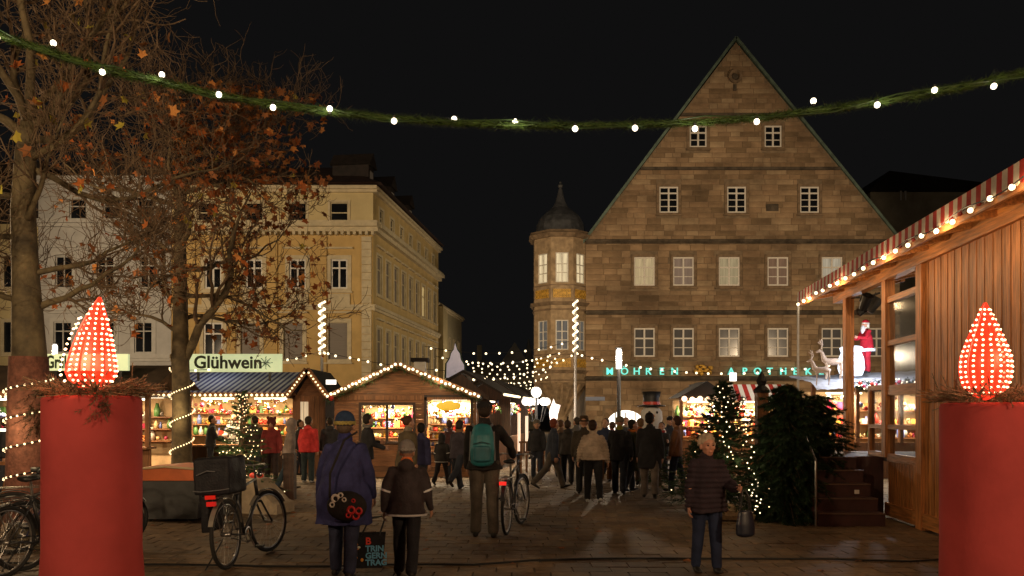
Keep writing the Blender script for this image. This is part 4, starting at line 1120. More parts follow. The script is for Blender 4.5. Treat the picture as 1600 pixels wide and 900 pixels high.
# stairs
st = thing('stairs', 'dark stairs of five steps up to the timber hut platform', 'stairs', (4.46, 11.6, 0), rotz=ang * .4)
sm = mat('dark_red_step_board', (.055, .022, .02), .6, var=.3, scale=4); nm = mat('worn_metal_nosing', (.20, .15, .12), .4, metal=.6)
for k in range(5):
    MB().box((-.0 + k * .0, k * .27, k * .19), (.96, k * .27 + .25, (k + 1) * .19 - .012)).obj('step', sm, st)
    MB().box((-.01, k * .27 - .012, (k + 1) * .19 - .01), (.97, k * .27 + .27, (k + 1) * .19)).obj('tread', sm, st)
    MB().box((.0, k * .27 - .018, (k + 1) * .19 - .016), (.96, k * .27 - .0125, (k + 1) * .19 - .001)).obj('nosing', nm, st)
MB().box((.72, -.012, .42), (.79, -.005, .48)).obj('white_label', M['white_paint'], st, loc=(0, .54 - .006, 0))
MB().box((.45, 1.36, .0), (1.5, 3.6, .945)).obj('platform', sm, st)
hr = MB(); hr.tube([(-.04, -.02, 0), (-.04, -.02, .95)], .016, 6); hr.obj('handrail_post', M['steel'], st)
MB().tube([(-.04, -.02, .95), (-.04, 1.2, 1.85)], .016, 6).obj('handrail', M['steel'], st)
MB().tube([(-.04, 1.2, .93), (-.04, 1.2, 1.85)], .016, 6).obj('handrail_post', M['steel'], st)
q = MB(); q.tube([(.0, 2.0, .95), (.0, 2.0, 1.5)], .016, 6); q.tube([(.0, 2.0, 1.5), (-.6, 2.3, 1.5)], .016, 6); q.obj('platform_rail', M['steel'], st)

# ================================================================ snow-roofed stall with figures
SYY = 20.0
sp0 = P(1268, 0, SYY).x
ss = thing('snow_roof_stall', 'stall with white fleece roof, baubles in fir trim and bright counter', 'market stall', (sp0, SYY, 0), rotz=R(0))
W_ = 3.6
zr = P(0, 600, SYY).z
fl = MB(); nx, ny = 40, 10; vs = []; fs = []
for j in range(ny + 1):
    for i in range(nx + 1):
        x = W_ * i / nx; y = 2.0 * j / ny - .35
        z = zr + .03 * i / nx * 6 + .25 * j / ny + .05 * noise.noise(Vector((x * 4, y * 4, 1))) - (.16 if j == 0 else (.05 if j == 1 else 0)) + .05 * noise.noise(Vector((x * 9, 0, 5))) * (j == 0)
        vs.append((x, y, z))
for j in range(ny):
    for i in range(nx): a_ = j * (nx + 1) + i; fs.append((a_, a_ + 1, a_ + nx + 2, a_ + nx + 1))
fl.add(vs, fs); fo = fl.obj('fleece_roof', M['snow'], ss, smooth=True)
MB().box((0, 0, 0), (W_, .05, .9)).obj('counter_front', M['wood'], ss)
for x in (.0, 1.1, 2.2, W_ - .1): MB().box((x, -.05, .9), (x + .09, .06, zr - .02)).obj('post', M['wood'], ss)
interior(ss, .1, W_ - .1, 1.1, .95, 2.2, 41, 1.2, e=150, col=(1, .78, .5))
tm = MB()
for k in range(520):
    x = r7.uniform(.9, W_); fir_tuft(tm, (x, -.38, zr + .02 + x * .04 - r7.uniform(0, .22)), (r7.uniform(-1, 1), -.6, r7.uniform(-1, .5)), r7.uniform(.06, .16), 9, .06, .006, r7)
tm.obj('fir_trim', M['needle_dark'], ss, kind='stuff')
for k in range(26): inst('bauble', WR[(0, 7, 2)[k % 3]][0], ss, (1.0 + (W_ - 1.1) * k / 26, -.50, zr + .04 - r7.uniform(0, .2) + k * .004), scale=.9)
for k in range(40): inst('bulb', bulb_mesh(.02, 'bulb_white'), ss, (.9 + (W_ - 1.0) * k / 40, -.52, zr + .06 - r7.uniform(0, .24) + k * .003))
lamp('POINT', (1.2, -1.0, zr + .8), 130, (.9, .92, 1), .1, ss, name='roof_light')  # added fill without a fixture, brightens the fleece roof
# wire reindeer
def reindeer(px, pyb, Y, sc, label, rz):
    p = P(px, pyb, Y); t = thing('light_reindeer', label, 'light decoration', p, rotz=rz, group='reindeer figures on the fleece roof')
    m_ = mat('glitter_wire', (.55, .42, .33), .4, emis=(1, .65, .45), es=.12, var=.3, scale=40, sampling='NONE')
    b_ = MB(); b_.tube([(-.28 * sc, 0, .52 * sc), (-.1 * sc, 0, .56 * sc), (.15 * sc, 0, .55 * sc), (.27 * sc, 0, .62 * sc), (.34 * sc, 0, .85 * sc), (.42 * sc, 0, .92 * sc), (.52 * sc, 0, .86 * sc)], [(.06 * sc,) * 2, (.11 * sc,) * 2, (.12 * sc,) * 2, (.09 * sc,) * 2, (.05 * sc,) * 2, (.055 * sc,) * 2, (.03 * sc,) * 2], 8)
    b_.obj('body', m_, t, smooth=True)
    for x, y_ in ((-.22, .06), (-.2, -.06), (.2, .06), (.22, -.06)):
        MB().tube([(x * sc, y_ * sc, .52 * sc), ((x - .03) * sc, y_ * sc, .28 * sc), (x * sc, y_ * sc, 0)], [.035 * sc, .022 * sc, .016 * sc], 6).obj('leg', m_, t)
    for s_ in (1, -1):
        a_ = MB(); a_.tube([(.38 * sc, .02 * s_, .95 * sc), (.33 * sc, .14 * s_ * sc, 1.1 * sc), (.38 * sc, .2 * s_ * sc, 1.28 * sc)], .013 * sc, 5)
        a_.tube([(.33 * sc, .14 * s_ * sc, 1.1 * sc), (.45 * sc, .16 * s_ * sc, 1.2 * sc)], .01 * sc, 5); a_.obj('antler', m_, t)
reindeer(1285, 602, 19.6, .68, 'pale lit reindeer at the left end of the fleece roof', R(150))
reindeer(1302, 592, 20.0, .78, 'reindeer figure beside the glowing white sack', R(165))
# glowing white sack-shaped decoration
p = P(1330, 588, 20.2); b_ = MB(); b_.lathe([(.0, 0), (.26, .02), (.32, .2), (.30, .45), (.24, .6), (.28, .72), (.2, .76), (0, .72)], 18)
o = b_.obj('glowing_sack', mat('cool_white_glow', (.9, .95, 1), emis=(.72, .84, 1), es=1.6), None, loc=p, smooth=True); tag(o, 'glowing cool white sack standing on the fleece roof', 'light decoration')
# snowman
p = P(1018, 0, 19.6); t = thing('snowman', 'tall white snowman with black top hat and red band', 'snowman figure', (p.x, 19.6, 0))
swm = mat('snowman_white', (.62, .60, .56), .8, var=.08, scale=5, bump=.2)
b_ = MB(); b_.lathe([(0, 0), (.34, .02), (.48, .3), (.45, .62), (.3, .82), (.36, 1.0), (.35, 1.2), (.24, 1.38), (.27, 1.5), (.255, 1.68), (.15, 1.82), (0, 1.86)], 24); b_.obj('body', swm, t, smooth=True)
MB().lathe([(.33, 1.80), (.34, 1.82), (.34, 1.84), (.2, 1.85)], 24).obj('hat_brim', M['black'], t); MB().lathe([(.215, 1.85), (.2, 2.0), (.225, 2.17), (0, 2.18)], 24).obj('hat_crown', M['black'], t, smooth=True)
MB().lathe([(.218, 1.85), (.211, 1.92)], 24).obj('hat_band', GM[0], t)
for x in (-.09, .09): MB().ball((x, -.23, 1.66), .034, 8, 6).obj('eye', M['black'], t)
MB().tube([(0, -.25, 1.58), (0, -.44, 1.56)], [.035, .004], 8).obj('carrot_nose', mat('carrot', (.6, .2, .03), .6), t)
for k in range(7): a_ = -.9 + .3 * k; MB().ball((math.sin(a_) * .15, -.21, 1.53 - .05 * math.cos(a_)), .014, 6, 5).obj('mouth_stone', M['black'], t)
for z in (1.3, 1.12, .95): MB().ball((0, -.36, z), .03, 8, 6).obj('button', M['black'], t)

# ================================================================ red-white awning stall behind the firs
AY = 21.5
a0 = P(1062, 0, AY).x; a1 = P(1230, 0, AY).x
t = thing('striped_awning_stall', 'lit stall with red and white striped awning behind the fir trees', 'market stall', (a0, AY, 0)); W_ = a1 - a0
MB().box((0, 0, 0), (W_, .05, .9)).obj('counter_front', M['wood'], t)
interior(t, .02, W_ - .02, 1.0, .95, 2.0, 51, 1.4, e=170, col=(1, .70, .42))
for x in (0, W_ * .48, W_ - .08): MB().box((x, -.03, .9), (x + .08, .05, 2.1)).obj('post', M['wood'], t)
xa = P(1140, 0, AY).x - a0; n = 14
for k in range(n):
    x = xa + (W_ - xa + .1) * k / n; w1 = (W_ - xa + .1) / n; sk = -.0
    sl_ = (k - n / 2) * .035
    MB().add([(x + sl_ * .2, -.5, 1.98), (x + w1 + sl_ * .2, -.5, 1.98), (x + w1, .1, 2.42), (x, .1, 2.42), (x + sl_ * .2, -.49, 1.96), (x + w1 + sl_ * .2, -.49, 1.96), (x + w1, .11, 2.4), (x, .11, 2.4)],
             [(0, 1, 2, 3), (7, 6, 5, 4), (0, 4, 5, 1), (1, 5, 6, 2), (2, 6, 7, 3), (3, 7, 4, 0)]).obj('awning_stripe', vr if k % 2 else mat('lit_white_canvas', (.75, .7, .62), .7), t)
MB().prism([(-.1, 2.05), (xa - .02, 2.05), (xa * .5, 2.5)], -.3, 1.1).obj('dark_roof', M['roof_dark'], t)
for k in range(7): MB().ball((.05 + (xa - .1) * k / 6, -.36, 2.02 - .02 * (k % 2)), .075, 8, 6).obj('round_lamp', mat('orange_white_glow', (1, .8, .6), emis=(1, .62, .36), es=3, sampling='NONE'), t, smooth=True)
lamp('POINT', (W_ * .75, -.9, 2.75), 14, (1, .9, .75), .08, t, name='awning_light')
MB().box((P(1143, 0, AY).x - a0 - .08, -.2, 2.5), (P(1143, 0, AY).x - a0 + .08, -.1, 2.72)).obj('lit_box', M['lampglass'], t)

# ================================================================ grill stall at the far left
LY = 17.5
a0 = P(-60, 0, LY).x; a1 = P(235, 0, LY).x
t = thing('grill_stall', 'dark roofed grill stall at the left edge with lit counter', 'market stall', (a0, LY, 0)); W_ = a1 - a0
MB().box((0, 0, 0), (W_, .05, .85)).obj('counter_front', M['wood'], t); MB().box((-.02, -.2, .852), (W_, .3, .9)).obj('counter_top', M['wood_h'], t)
interior(t, .02, W_ - .02, 1.4, .95, 2.0, 61, .8, e=110, col=(1, .66, .36))
MB().add([(-.2, -.5, 2.1), (W_ + .2, -.5, 2.1), (W_ + .2, 1, 2.75), (-.2, 1, 2.75), (-.2, 2.3, 2.2), (W_ + .2, 2.3, 2.2)], [(0, 1, 2, 3), (3, 2, 5, 4)]).obj('roof', mat('brown_tarp_roof', (.06, .04, .025), .85, var=.4, scale=2, bump=.3), t)
MB().box((-.2, -.52, 2.0), (W_ + .2, -.46, 2.12)).obj('eaves_board', M['wood_h'], t)
for x in (.0, W_ * .33, W_ * .66, W_ - .1): MB().box((x, -.05, .9), (x + .09, .05, 2.05)).obj('post', M['wood'], t)
for k in range(30): inst('bulb', bm2, t, (.1 + (W_ - .2) * k / 29, -.55, 1.99))
s0 = P(70, 579, 17.3); s1 = P(200, 553, 17.3)
sg = thing('grill_sign', 'pale lit sign reading Grill, half hidden by the LED flame', 'sign', (s0.x, 17.3, s0.z)); sw = s1.x - s0.x; sh = s1.z - s0.z
MB().box((0, 0, 0), (sw, .08, sh)).obj('panel', signm, sg)
inst('lettering', text_mesh('Grill', .38, .006, letm, bold=.010), sg, (.03, -.012, .06), rot=(R(90), 0, 0), scale=(.66, 1, 1))
for x in (.2, sw - .2): MB().box((x, .02, -.3), (x + .05, .06, 0)).obj('post', M['metal_dark'], sg)
# crossed timber support at the left edge
p = P(22, 0, 11.0); t = thing('timber_trestle', 'crossed timber trestle beside the wrapped tree trunk', 'trestle', (p.x, 11, 0))
MB().bar((-.25, 0, 0), (.14, 0, 1.65), .07, .07).obj('leg', M['wood'], t); MB().bar((.28, .09, 0), (-.12, .09, 1.75), .07, .07).obj('leg', M['wood'], t)
MB().bar((-.6, .045, .95), (.45, .045, .95), .05, .05).obj('crossbar', M['wood'], t)
o = MB().tube([P(-10, 672, 11.2), P(45, 672, 11.2)], .02, 6).obj('lit_tube', M['lampglass']); tag(o, 'lit white tube behind the timber trestle', 'lamp')
# ================================================================ plane trees
def leaf_mesh(seed, m):
    r_ = random.Random(seed); n = 5; vs = [(0, 0, 0)]; tips = [(-62, .8), (-28, .95), (8, 1.1), (42, .95), (76, .75)]
    out = [(0, -.45)]
    pts = []
    for k in range(5):
        a = R(-118 + 59 * k + r_.uniform(-6, 6)); L = (.75, .95, 1.15, .95, .75)[k] * r_.uniform(.85, 1.1)
        am = R(-118 + 59 * k + 29.5)
        pts.append((math.sin(a) * L, math.cos(a) * L))
        if k < 4: pts.append((math.sin(am) * .56, math.cos(am) * .56))
    pts.append((0, -.25))
    b_ = MB(); v = [(0, .05, .0)] + [(x, y + .0, -.22 * (x * x + y * y) * r_.uniform(.4, 1.6)) for x, y in pts]; n = len(pts)
    b_.add(v, [(0, i + 1, (i + 1) % n + 1) for i in range(n)]); return b_
def leaf_mat(name, c):
    m = mat(name, c, .65, objrand=.35, spec=.2); return m
LM = [leaf_mat('rust_leaf', (.38, .12, .035)), leaf_mat('brown_leaf', (.24, .10, .04)), leaf_mat('amber_leaf', (.44, .20, .06)), leaf_mat('yellow_green_leaf', (.38, .34, .06))]
LEAVES = [[leaf_mesh(i * 7 + j, m).mesh('leaf', m) for j in range(3)] for i, m in enumerate(LM)]
def rand_dir(r_, up=0.0):
    a = r_.uniform(0, 2 * math.pi); z = r_.uniform(-1, 1); q = math.sqrt(1 - z * z); return Vector((q * math.cos(a), q * math.sin(a), z + up)).normalized()
def grow(start, d, L, r0, r_, n=7, wob=.35, up=.25, rend=.35, droop=0):
    pts = [Vector(start)]; d = Vector(d).normalized(); rads = [r0]
    for i in range(n):
        d = (d + rand_dir(r_) * wob + Vector((0, 0, up - droop)) * (i + 1) / n).normalized()
        pts.append(pts[-1] + d * (L / n)); rads.append(r0 * (1 - (1 - rend) * (i + 1) / n))
    return pts, rads
def plane_tree(loc, label, trunk, trad, limbs, seed, nsub, ntw, leafn, leafsize, leaf_w, leaf_ok, group='plane trees with the last autumn leaves', twr=.0045, stuff=0):
    r_ = random.Random(seed)
    t = thing('plane_tree', label, 'tree', loc, group=group)
    tk = MB(); tk.tube(trunk, trad, 14); tk.obj('trunk', M['bark'], t, smooth=True)
    ends = []; br = MB(); tw = MB(); limbsM = []
    for (s0, d0, L0, r0, up0) in limbs:
        pts, rads = grow(s0, d0, L0, r0, r_, 9, .42, up0, .16)
        limbsM.append((pts, rads))
        for k in range(nsub):
            i = r_.randint(2, 9); f = pts[i]; rr_ = rads[i] * .6
            dd = (pts[i] - pts[i - 1]).normalized() + rand_dir(r_) * .95; 
            p2, q2 = grow(f, dd, L0 * r_.uniform(.28, .55), max(rr_, .009), r_, 7, .42, .22, .35)
            br.tube(p2, q2, 5)
            for m_ in range(ntw):
                j = r_.randint(1, 7); dd = (p2[j] - p2[j - 1]).normalized() + rand_dir(r_) * 1.1
                p3, q3 = grow(p2[j], dd, r_.uniform(.35, .8), twr * 1.5, r_, 5, .5, .3, .5)
                tw.tube(p3, q3, 3, caps=False)
                for jj in (2, 4, 5):
                    dd = (p3[jj] - p3[jj - 1]).normalized() + rand_dir(r_) * 1.0
                    p4, q4 = grow(p3[jj], dd, r_.uniform(.15, .4), twr, r_, 3, .4, .2, .6); tw.tube(p4, q4, 3, caps=False); ends.append(p4[-1])
                ends.append(p3[-1]); ends.append(p3[3])
    for pts, rads in limbsM: MB().tube(pts, rads, 9).obj('limb', M['bark'], t, smooth=True)
    br.obj('branches', M['twig'], t, kind='stuff', smooth=True); tw.obj('twigs', M['twig'], t, kind='stuff')
    good = [e for e in ends if leaf_ok(e + Vector(loc), r_)]
    r_.shuffle(good)
    for e in good[:leafn]:
        k = r_.choices(range(4), leaf_w(e + Vector(loc)))[0]
        inst('leaf', r_.choice(LEAVES[k]), t, e, rot=(r_.uniform(0, 6.3), r_.uniform(0, 6.3), r_.uniform(0, 6.3)), scale=leafsize * r_.uniform(.7, 1.25))
    if stuff:
        for ci in range(3):
            st_ = MB(); lm = [leaf_mesh(100 + ci * 5 + q, None) for q in range(3)]
            for e in good[leafn + ci:leafn + stuff:3]:
                T = Matrix.Translation(e) @ Matrix.Rotation(r_.uniform(0, 6.3), 4, rand_dir(r_)) @ Matrix.Scale(leafsize * r_.uniform(.6, 1.15), 4)
                q = r_.choice(lm); st_.add(q.v, q.f, T)
            if st_.v: st_.obj('leaves', LM[(0, 1, 2)[ci]], t, kind='stuff')
    return t
# near tree at the left, Y = 10
T1 = Vector((P(45, 0, 10).x, 10, 0))
def q1(px, py, dy=0): p = P(px, py, 10 + dy); return p - T1
trk = [(0, 0, -.02), (0, 0, .35), q1(46, 560), q1(40, 430), q1(36, 330), q1(40, 240), q1(45, 190)]
trr = [.26, .22, .20, .155, .14, .12, .085]
lm1 = []
r8 = random.Random(77)
for (px, py, dx, dz, L, r0, up) in ((45, 205, 1.0, .5, 3.2, .06, .25), (43, 215, -.9, .7, 2.6, .06, .2), (45, 195, .5, 1.2, 3.2, .06, .2), (45, 190, -.2, 1.3, 3.0, .055, .2), (44, 195, .12, 1.3, 3.2, .055, .2),
                                (42, 250, 1.0, .15, 3.0, .05, .2), (40, 260, 1.0, -.1, 2.9, .045, .12), (38, 300, -1.0, .3, 2.4, .05, .25), (38, 350, 1.0, .1, 1.7, .04, .3), (40, 380, -1, .1, 2.0, .04, .2),
                                (50, 485, 1.0, .25, 1.9, .048, .2), (42, 430, 1.0, .55, 1.8, .04, .1), (36, 470, -1, .4, 1.8, .04, .1), (45, 200, .8, .85, 3.4, .06, .15), (45, 195, -.6, 1.1, 2.8, .05, .15), (44, 220, 1, .35, 3.4, .05, .2)):
    lm1.append((q1(px, py), (dx, r8.uniform(-.7, .9), dz), L, r0, up))
def ok1(e, r_):
    px = 800 + e.x / e.y * F; py = 645 - (e.z - CAMZ) / e.y * F
    return (py < 300 and r_.random() < .8) or r_.random() < .2
plane_tree(T1, 'near plane tree at the far left, almost bare, trunk wrapped in netting', trk, trr, lm1, 5, 10, 8, 270, .085, lambda e: (5, 4, 2, 3), ok1)
nt_ = MB(); nt_.lathe([(.275, .3), (.255, 1.0), (.24, 1.8), (.222, 2.35)], 16); nt_.obj('trunk_netting', mat('red_brown_netting', (.16, .06, .04), .9, var=.4, scale=12, bump=.5, bscale=40), None, loc=T1, smooth=True)
bpy.data.objects['trunk_netting'].parent = bpy.data.objects['plane_tree']; bpy.data.objects['trunk_netting'].location = (0, 0, 0)
# second tree, Y = 17
Y2 = 17.0; T2 = Vector((P(284, 0, Y2).x, Y2, 0))
def q2_(px, py): return P(px, py, Y2) - T2
trk = [(0, 0, -.02), (0, 0, .3), q2_(284, 650), q2_(282, 560), q2_(282, 450), q2_(281, 340), q2_(287, 260), q2_(292, 200)]
trr = [.27, .215, .19, .175, .14, .11, .08, .05]
lm2 = [(q2_(286, 565), (1, 0, .8), 4.0, .105, .1), (q2_(284, 380), (1, -.3, .5), 3.4, .07, .12), (q2_(283, 420), (1, .4, .35), 3.2, .06, .1), (q2_(290, 300), (1, -.2, .4), 2.7, .055, .0),
       (q2_(290, 250), (1, .3, .35), 2.0, .045, .0), (q2_(290, 230), (-.6, .2, .7), 1.2, .035, .0), (q2_(283, 330), (-1, -.2, .6), 2.6, .06, .15), (q2_(281, 400), (-1, .3, .25), 2.6, .055, .15),
       (q2_(281, 480), (-1, -.3, .35), 2.5, .055, .15), (q2_(281, 520), (-1, .2, .1), 2.2, .045, .15), (q2_(283, 460), (.9, -.5, .1), 2.9, .05, .1), (q2_(283, 500), (.9, .5, .15), 2.8, .05, .05),
       (q2_(288, 270), (1, .1, .2), 2.7, .05, .0), (q2_(292, 215), (1, -.4, .3), 1.8, .035, .0), (q2_(284, 350), (.6, -.9, .3), 2.4, .05, .1), (q2_(292, 215), (-1, -.3, .3), 1.4, .03, .05), (q2_(286, 430), (-.5, -1, .2), 2.0, .045, .1)]
def ok2(e, r_):
    px = 800 + e.x / e.y * F; py = 645 - (e.z - CAMZ) / e.y * F
    if px > 520 or py > 575 or py < 125 + abs(px - 320) * .12: return False
    dens = .85 if (px > 270 and py < 360) else (.55 if px > 300 else .28)
    if py < 190 - (px - 290) * -.05 and px < 300: dens = .4
    return r_.random() < dens
def lw2(e):
    py = 645 - (e.z - CAMZ) / e.y * F
    return (5, 6, 4, 1.4) if py < 330 else (3, 8, 2, .2)
plane_tree(T2, 'second plane tree with rusty leaf clusters before the yellow house', trk, trr, lm2, 12, 11, 8, 298, .11, lw2, ok2, twr=.006, stuff=1700)
# light spirals round both trunks
def wrap(T, rad, z0, z1, turns, n, label, r, key='bulb'):
    t = thing('trunk_lights', label, 'string lights', (T.x, T.y, 0), group='bulb chains wound round the tree trunks'); pts = []
    for k in range(n + 1):
        s = k / n; a = turns * 2 * math.pi * s + 2.4; q = rad(z0 + (z1 - z0) * s)
        pts.append((q * math.cos(a), q * math.sin(a), z0 + (z1 - z0) * s))
    MB().tube(pts, .008, 4).obj('cable', M['cable'], t); me = bulb_mesh(r, key)
    for k in range(0, n + 1):
        if pts[k][1] < .1: inst('bulb', me, t, pts[k])
    lamp('POINT', (.05, -.5, (z0 + z1) / 2), 9, (1, .72, .36), .1, t, name='chain_light')
wrap(T1, lambda z: .27, .75, 2.2, 4.0, 84, 'warm bulb chain wound round the netted trunk of the near plane tree', .013)
wrap(T2, lambda z: .24, .7, 2.6, 3.2, 84, 'warm bulb chain wound round the trunk of the second plane tree', .016)

# ================================================================ firs
def fir(loc, label, H_, W0, seed, nb, m, lights=0, name='fir_tree', power=1.0, tuft=26, group=None, base=.15, droop=-.25, spray=.055, lightr=.014, leafw=.0035, lit_e=0):
    r_ = random.Random(seed); t = thing(name, label, 'tree', loc, group=group)
    MB().tube([(0, 0, 0), (0, 0, H_ * .96)], [.05, .01], 7).obj('trunk', M['twig'], t)
    nd = MB(); bw_ = MB(); tips = []
    for k in range(nb):
        s = (k / nb) ** 1.15; z = H_ * (base + (1 - base) * s); L = W0 * (1 - s) ** power * r_.uniform(.7, 1.1) + .06; a = k * 2.4 + r_.uniform(-.3, .3)
        d = Vector((math.cos(a), math.sin(a), droop + .5 * s + r_.uniform(-.1, .1)))
        pts, rads = grow((0, 0, z), d, L, .012, r_, 5, .12, .05, .3); bw_.tube(pts, rads, 4)
        for j in range(1, 6):
            nsb = 2 if L > .3 else 1
            fir_tuft(nd, pts[j - 1], pts[j] - pts[j - 1], (pts[j] - pts[j - 1]).length * 1.25, tuft // 2, spray, leafw, r_)
            for q in range(nsb):
                dd = (pts[j] - pts[j - 1]).normalized() + Vector((r_.uniform(-1, 1), r_.uniform(-1, 1), r_.uniform(-.4, .15))) * .9
                fir_tuft(nd, pts[j], dd, L * r_.uniform(.15, .35), tuft, spray, leafw, r_)
            tips.append(pts[j])
    bw_.obj('branches', M['twig'], t, kind='stuff'); nd.obj('needles', m, t, kind='stuff')
    if lights:
        me = bulb_mesh(lightr, 'bulb')
        for k in range(lights):
            p = r_.choice(tips) + Vector((0, 0, -.02)); 
            if p.y > .25: p.y = -p.y
            inst('bulb', me, t, p + Vector((p.x, p.y, 0)) * .05)
        if lit_e: lamp('POINT', (0, -W0 * .9, H_ * .45), lit_e, (1, .75, .42), .2, t, name='bulb_glow')
    return t
p = P(377, 0, 13.6); fir((p.x, 13.6, 0), 'small lit fir with red bow behind the parked bicycle', 2.02, .62, 3, 90, M['needle'], 170, tuft=22, lit_e=12, lightr=.010)
FT = bpy.context.scene.objects['fir_tree']
for s_ in (-1, 1): MB().ball((.42 + s_ * .06, -.5, .62), (.06, .03, .045), 8, 6).obj('red_bow', GM[0], FT)
p = P(1132, 0, 12.6); t = fir((p.x, 12.6, 0), 'large fir hung with vertical strings of warm lights beside the wooden post', 2.12, .80, 9, 230, M['needle_dark'], 90, tuft=32, lit_e=6, lightr=.010, power=.8)
me = bulb_mesh(.011, 'bulb_white')
for ci, (dx, n, z0, z1) in enumerate(((-.12, 14, .95, 2.0), (.28, 13, .2, 1.25), (.20, 9, 1.2, 1.9), (.36, 10, .12, .6), (-.35, 6, 1.4, 1.9))):
    for k in range(n): inst('bulb', me, t, (dx + .06 * math.sin(k * 1.3 + ci), -.62 + .25 * (k / n), z0 + (z1 - z0) * (k + .5) / n))
G4 = 'dark firs leaning by the stairs'
p = P(1230, 0, 12.2); fir((p.x, 12.2, 0), 'dense dark fir left of the stairs, taller of the pair', 2.1, .64, 15, 300, M['needle_dark'], 0, tuft=30, power=.30, group=G4, base=.04, droop=-.95, spray=.085, leafw=.0055)
p = P(1278, 0, 12.9); fir((p.x, 12.9, 0), 'dark fir close to the handrail of the stairs', 1.95, .66, 16, 230, M['needle_dark'], 0, tuft=28, power=.34, group=G4, base=.05, droop=-.8, spray=.07, leafw=.005)
p = P(1200, 0, 12.9); fir((p.x, 12.9, 0), 'low dark fir between the wooden post and the dense fir', 1.3, .5, 17, 90, M['needle_dark'], 0, tuft=26, power=.6, group=G4, base=.05, droop=-.5, spray=.07, leafw=.005)
p = P(1086, 0, 14.6); fir((p.x, 14.6, 0), 'small green fir behind the elderly woman', 1.1, .5, 18, 70, M['needle'], 12, tuft=24)
p = P(1030, 0, 17.6); fir((p.x, 17.6, 0), 'little fir at the feet of the snowman', 1.0, .42, 19, 60, M['needle'], 0, tuft=20)
# wooden post with dark finial
p = P(1190, 0, 13.1); t = thing('wooden_post', 'wooden post with dark pointed finial among the firs', 'post', (p.x, 13.1, 0))
MB().box((-.09, -.09, 0), (.09, .09, 1.98)).obj('shaft', M['wood'], t); MB().lathe([(.13, 1.98), (.14, 2.02), (.06, 2.1), (.09, 2.17), (.02, 2.32), (0, 2.34)], 10).obj('finial', M['black'], t)
# sack and string on the ground by the lit fir
p = P(1165, 0, 12.2); o = MB().tube([(-.35, 0, .1), (-.1, 0, .13), (.2, .0, .1), (.4, 0, .04)], [.1, .14, .12, .05], 10, flat=1).obj('burlap_roll', mat('burlap', (.30, .22, .13), .95, var=.3, scale=20, bump=.4)); o.location = (p.x - .3, 12.1, .02); tag(o, 'beige burlap roll lying under the lit fir', 'sack')

# ================================================================ bins, blocks, bollards, cable
t = thing('waste_container', 'large dark grey waste container with orange lid', 'waste bin', (P(277, 0, 12.4).x, 12.4, 0))
gr = mat('dark_grey_plastic', (.05, .052, .055), .55, var=.2, scale=5, bump=.1)
def tub(mb, w0, d0, w1, d1, z0, z1):
    vs = [(-w0, -d0, z0), (w0, -d0, z0), (w0, d0, z0), (-w0, d0, z0), (-w1, -d1, z1), (w1, -d1, z1), (w1, d1, z1), (-w1, d1, z1)]
    mb.add(vs, [(0, 3, 2, 1), (4, 5, 6, 7), (0, 1, 5, 4), (1, 2, 6, 5), (2, 3, 7, 6), (3, 0, 4, 7)])
b_ = MB(); tub(b_, .44, .34, .52, .40, .04, .62); b_.obj('tub', gr, t)
om = mat('orange_lid_plastic', (.45, .10, .025), .45, var=.15, scale=6)
b_ = MB(); b_.prism([(-.54, .63), (.54, .63), (.54, .77), (.48, .81), (.0, .85), (-.48, .81), (-.54, .77)], -.43, .43); b_.obj('lid', om, t)
MB().tube([(-.5, -.44, .80), (0, -.45, .84), (.5, -.44, .80)], .018, 6).obj('lid_edge', mat('pale_edge', (.4, .3, .18), .5), t)
for x in (-.32, .32): MB().lathe([(0, -.03), (.08, -.03), (.08, .03), (0, .03)], 12, T=Matrix.Translation((x, -.25, .08)) @ Matrix.Rotation(R(90), 4, 'Y')).obj('wheel', M['rubber'], t)
t = thing('waste_container', 'second lower dark container behind the parked bicycle', 'waste bin', (P(335, 0, 12.9).x, 12.9, 0))
b_ = MB(); tub(b_, .3, .3, .36, .34, .04, .6); b_.obj('tub', gr, t); MB().box((-.38, -.36, .602), (.38, .36, .66)).obj('lid', gr, t)
t = thing('stone_bench', 'pale sloping stone block on the ground by the lit fir', 'stone block', (P(428, 0, 13.2).x, 13.2, 0), rotz=R(-14))
pm_ = mat('pale_concrete', (.34, .27, .19), .85, var=.2, scale=7, bump=.3)
MB().prism([(-.42, 0), (.22, 0), (.22, .16), (.12, .20), (-.25, .55), (-.42, .56)], -.28, .28).obj('block', pm_, t)
t = thing('bollard', 'dark square wooden bollard left of the red-coated person', 'bollard', (P(453, 0, 15.2).x, 15.2, 0))
MB().box((-.1, -.1, 0), (.1, .1, .84)).obj('shaft', M['wood_dark'], t); MB().box((-.11, -.11, .842), (.11, .11, .88)).obj('cap', M['wood_dark'], t)
pts = [P(-100, 0, 8.7), P(300, 0, 8.55), P(480, 0, 8.5), P(640, 0, 8.6), P(740, 0, 8.55), P(830, 0, 8.85), P(930, 0, 8.95), P(1080, 0, 8.9), P(1280, 0, 8.95), P(1420, 0, 8.8), P(1500, 0, 8.9)]
pp_ = []
for i in range(len(pts) - 1):
    for s in (0, .25, .5, .75): q = pts[i].lerp(pts[i + 1], s); pp_.append((q.x, q.y + .03 * math.sin(i * 2 + s * 3), .014))
o = MB().tube(pp_, .012, 5).obj('ground_cable', M['cable']); tag(o, 'black power cable lying across the paving in front', 'cable')

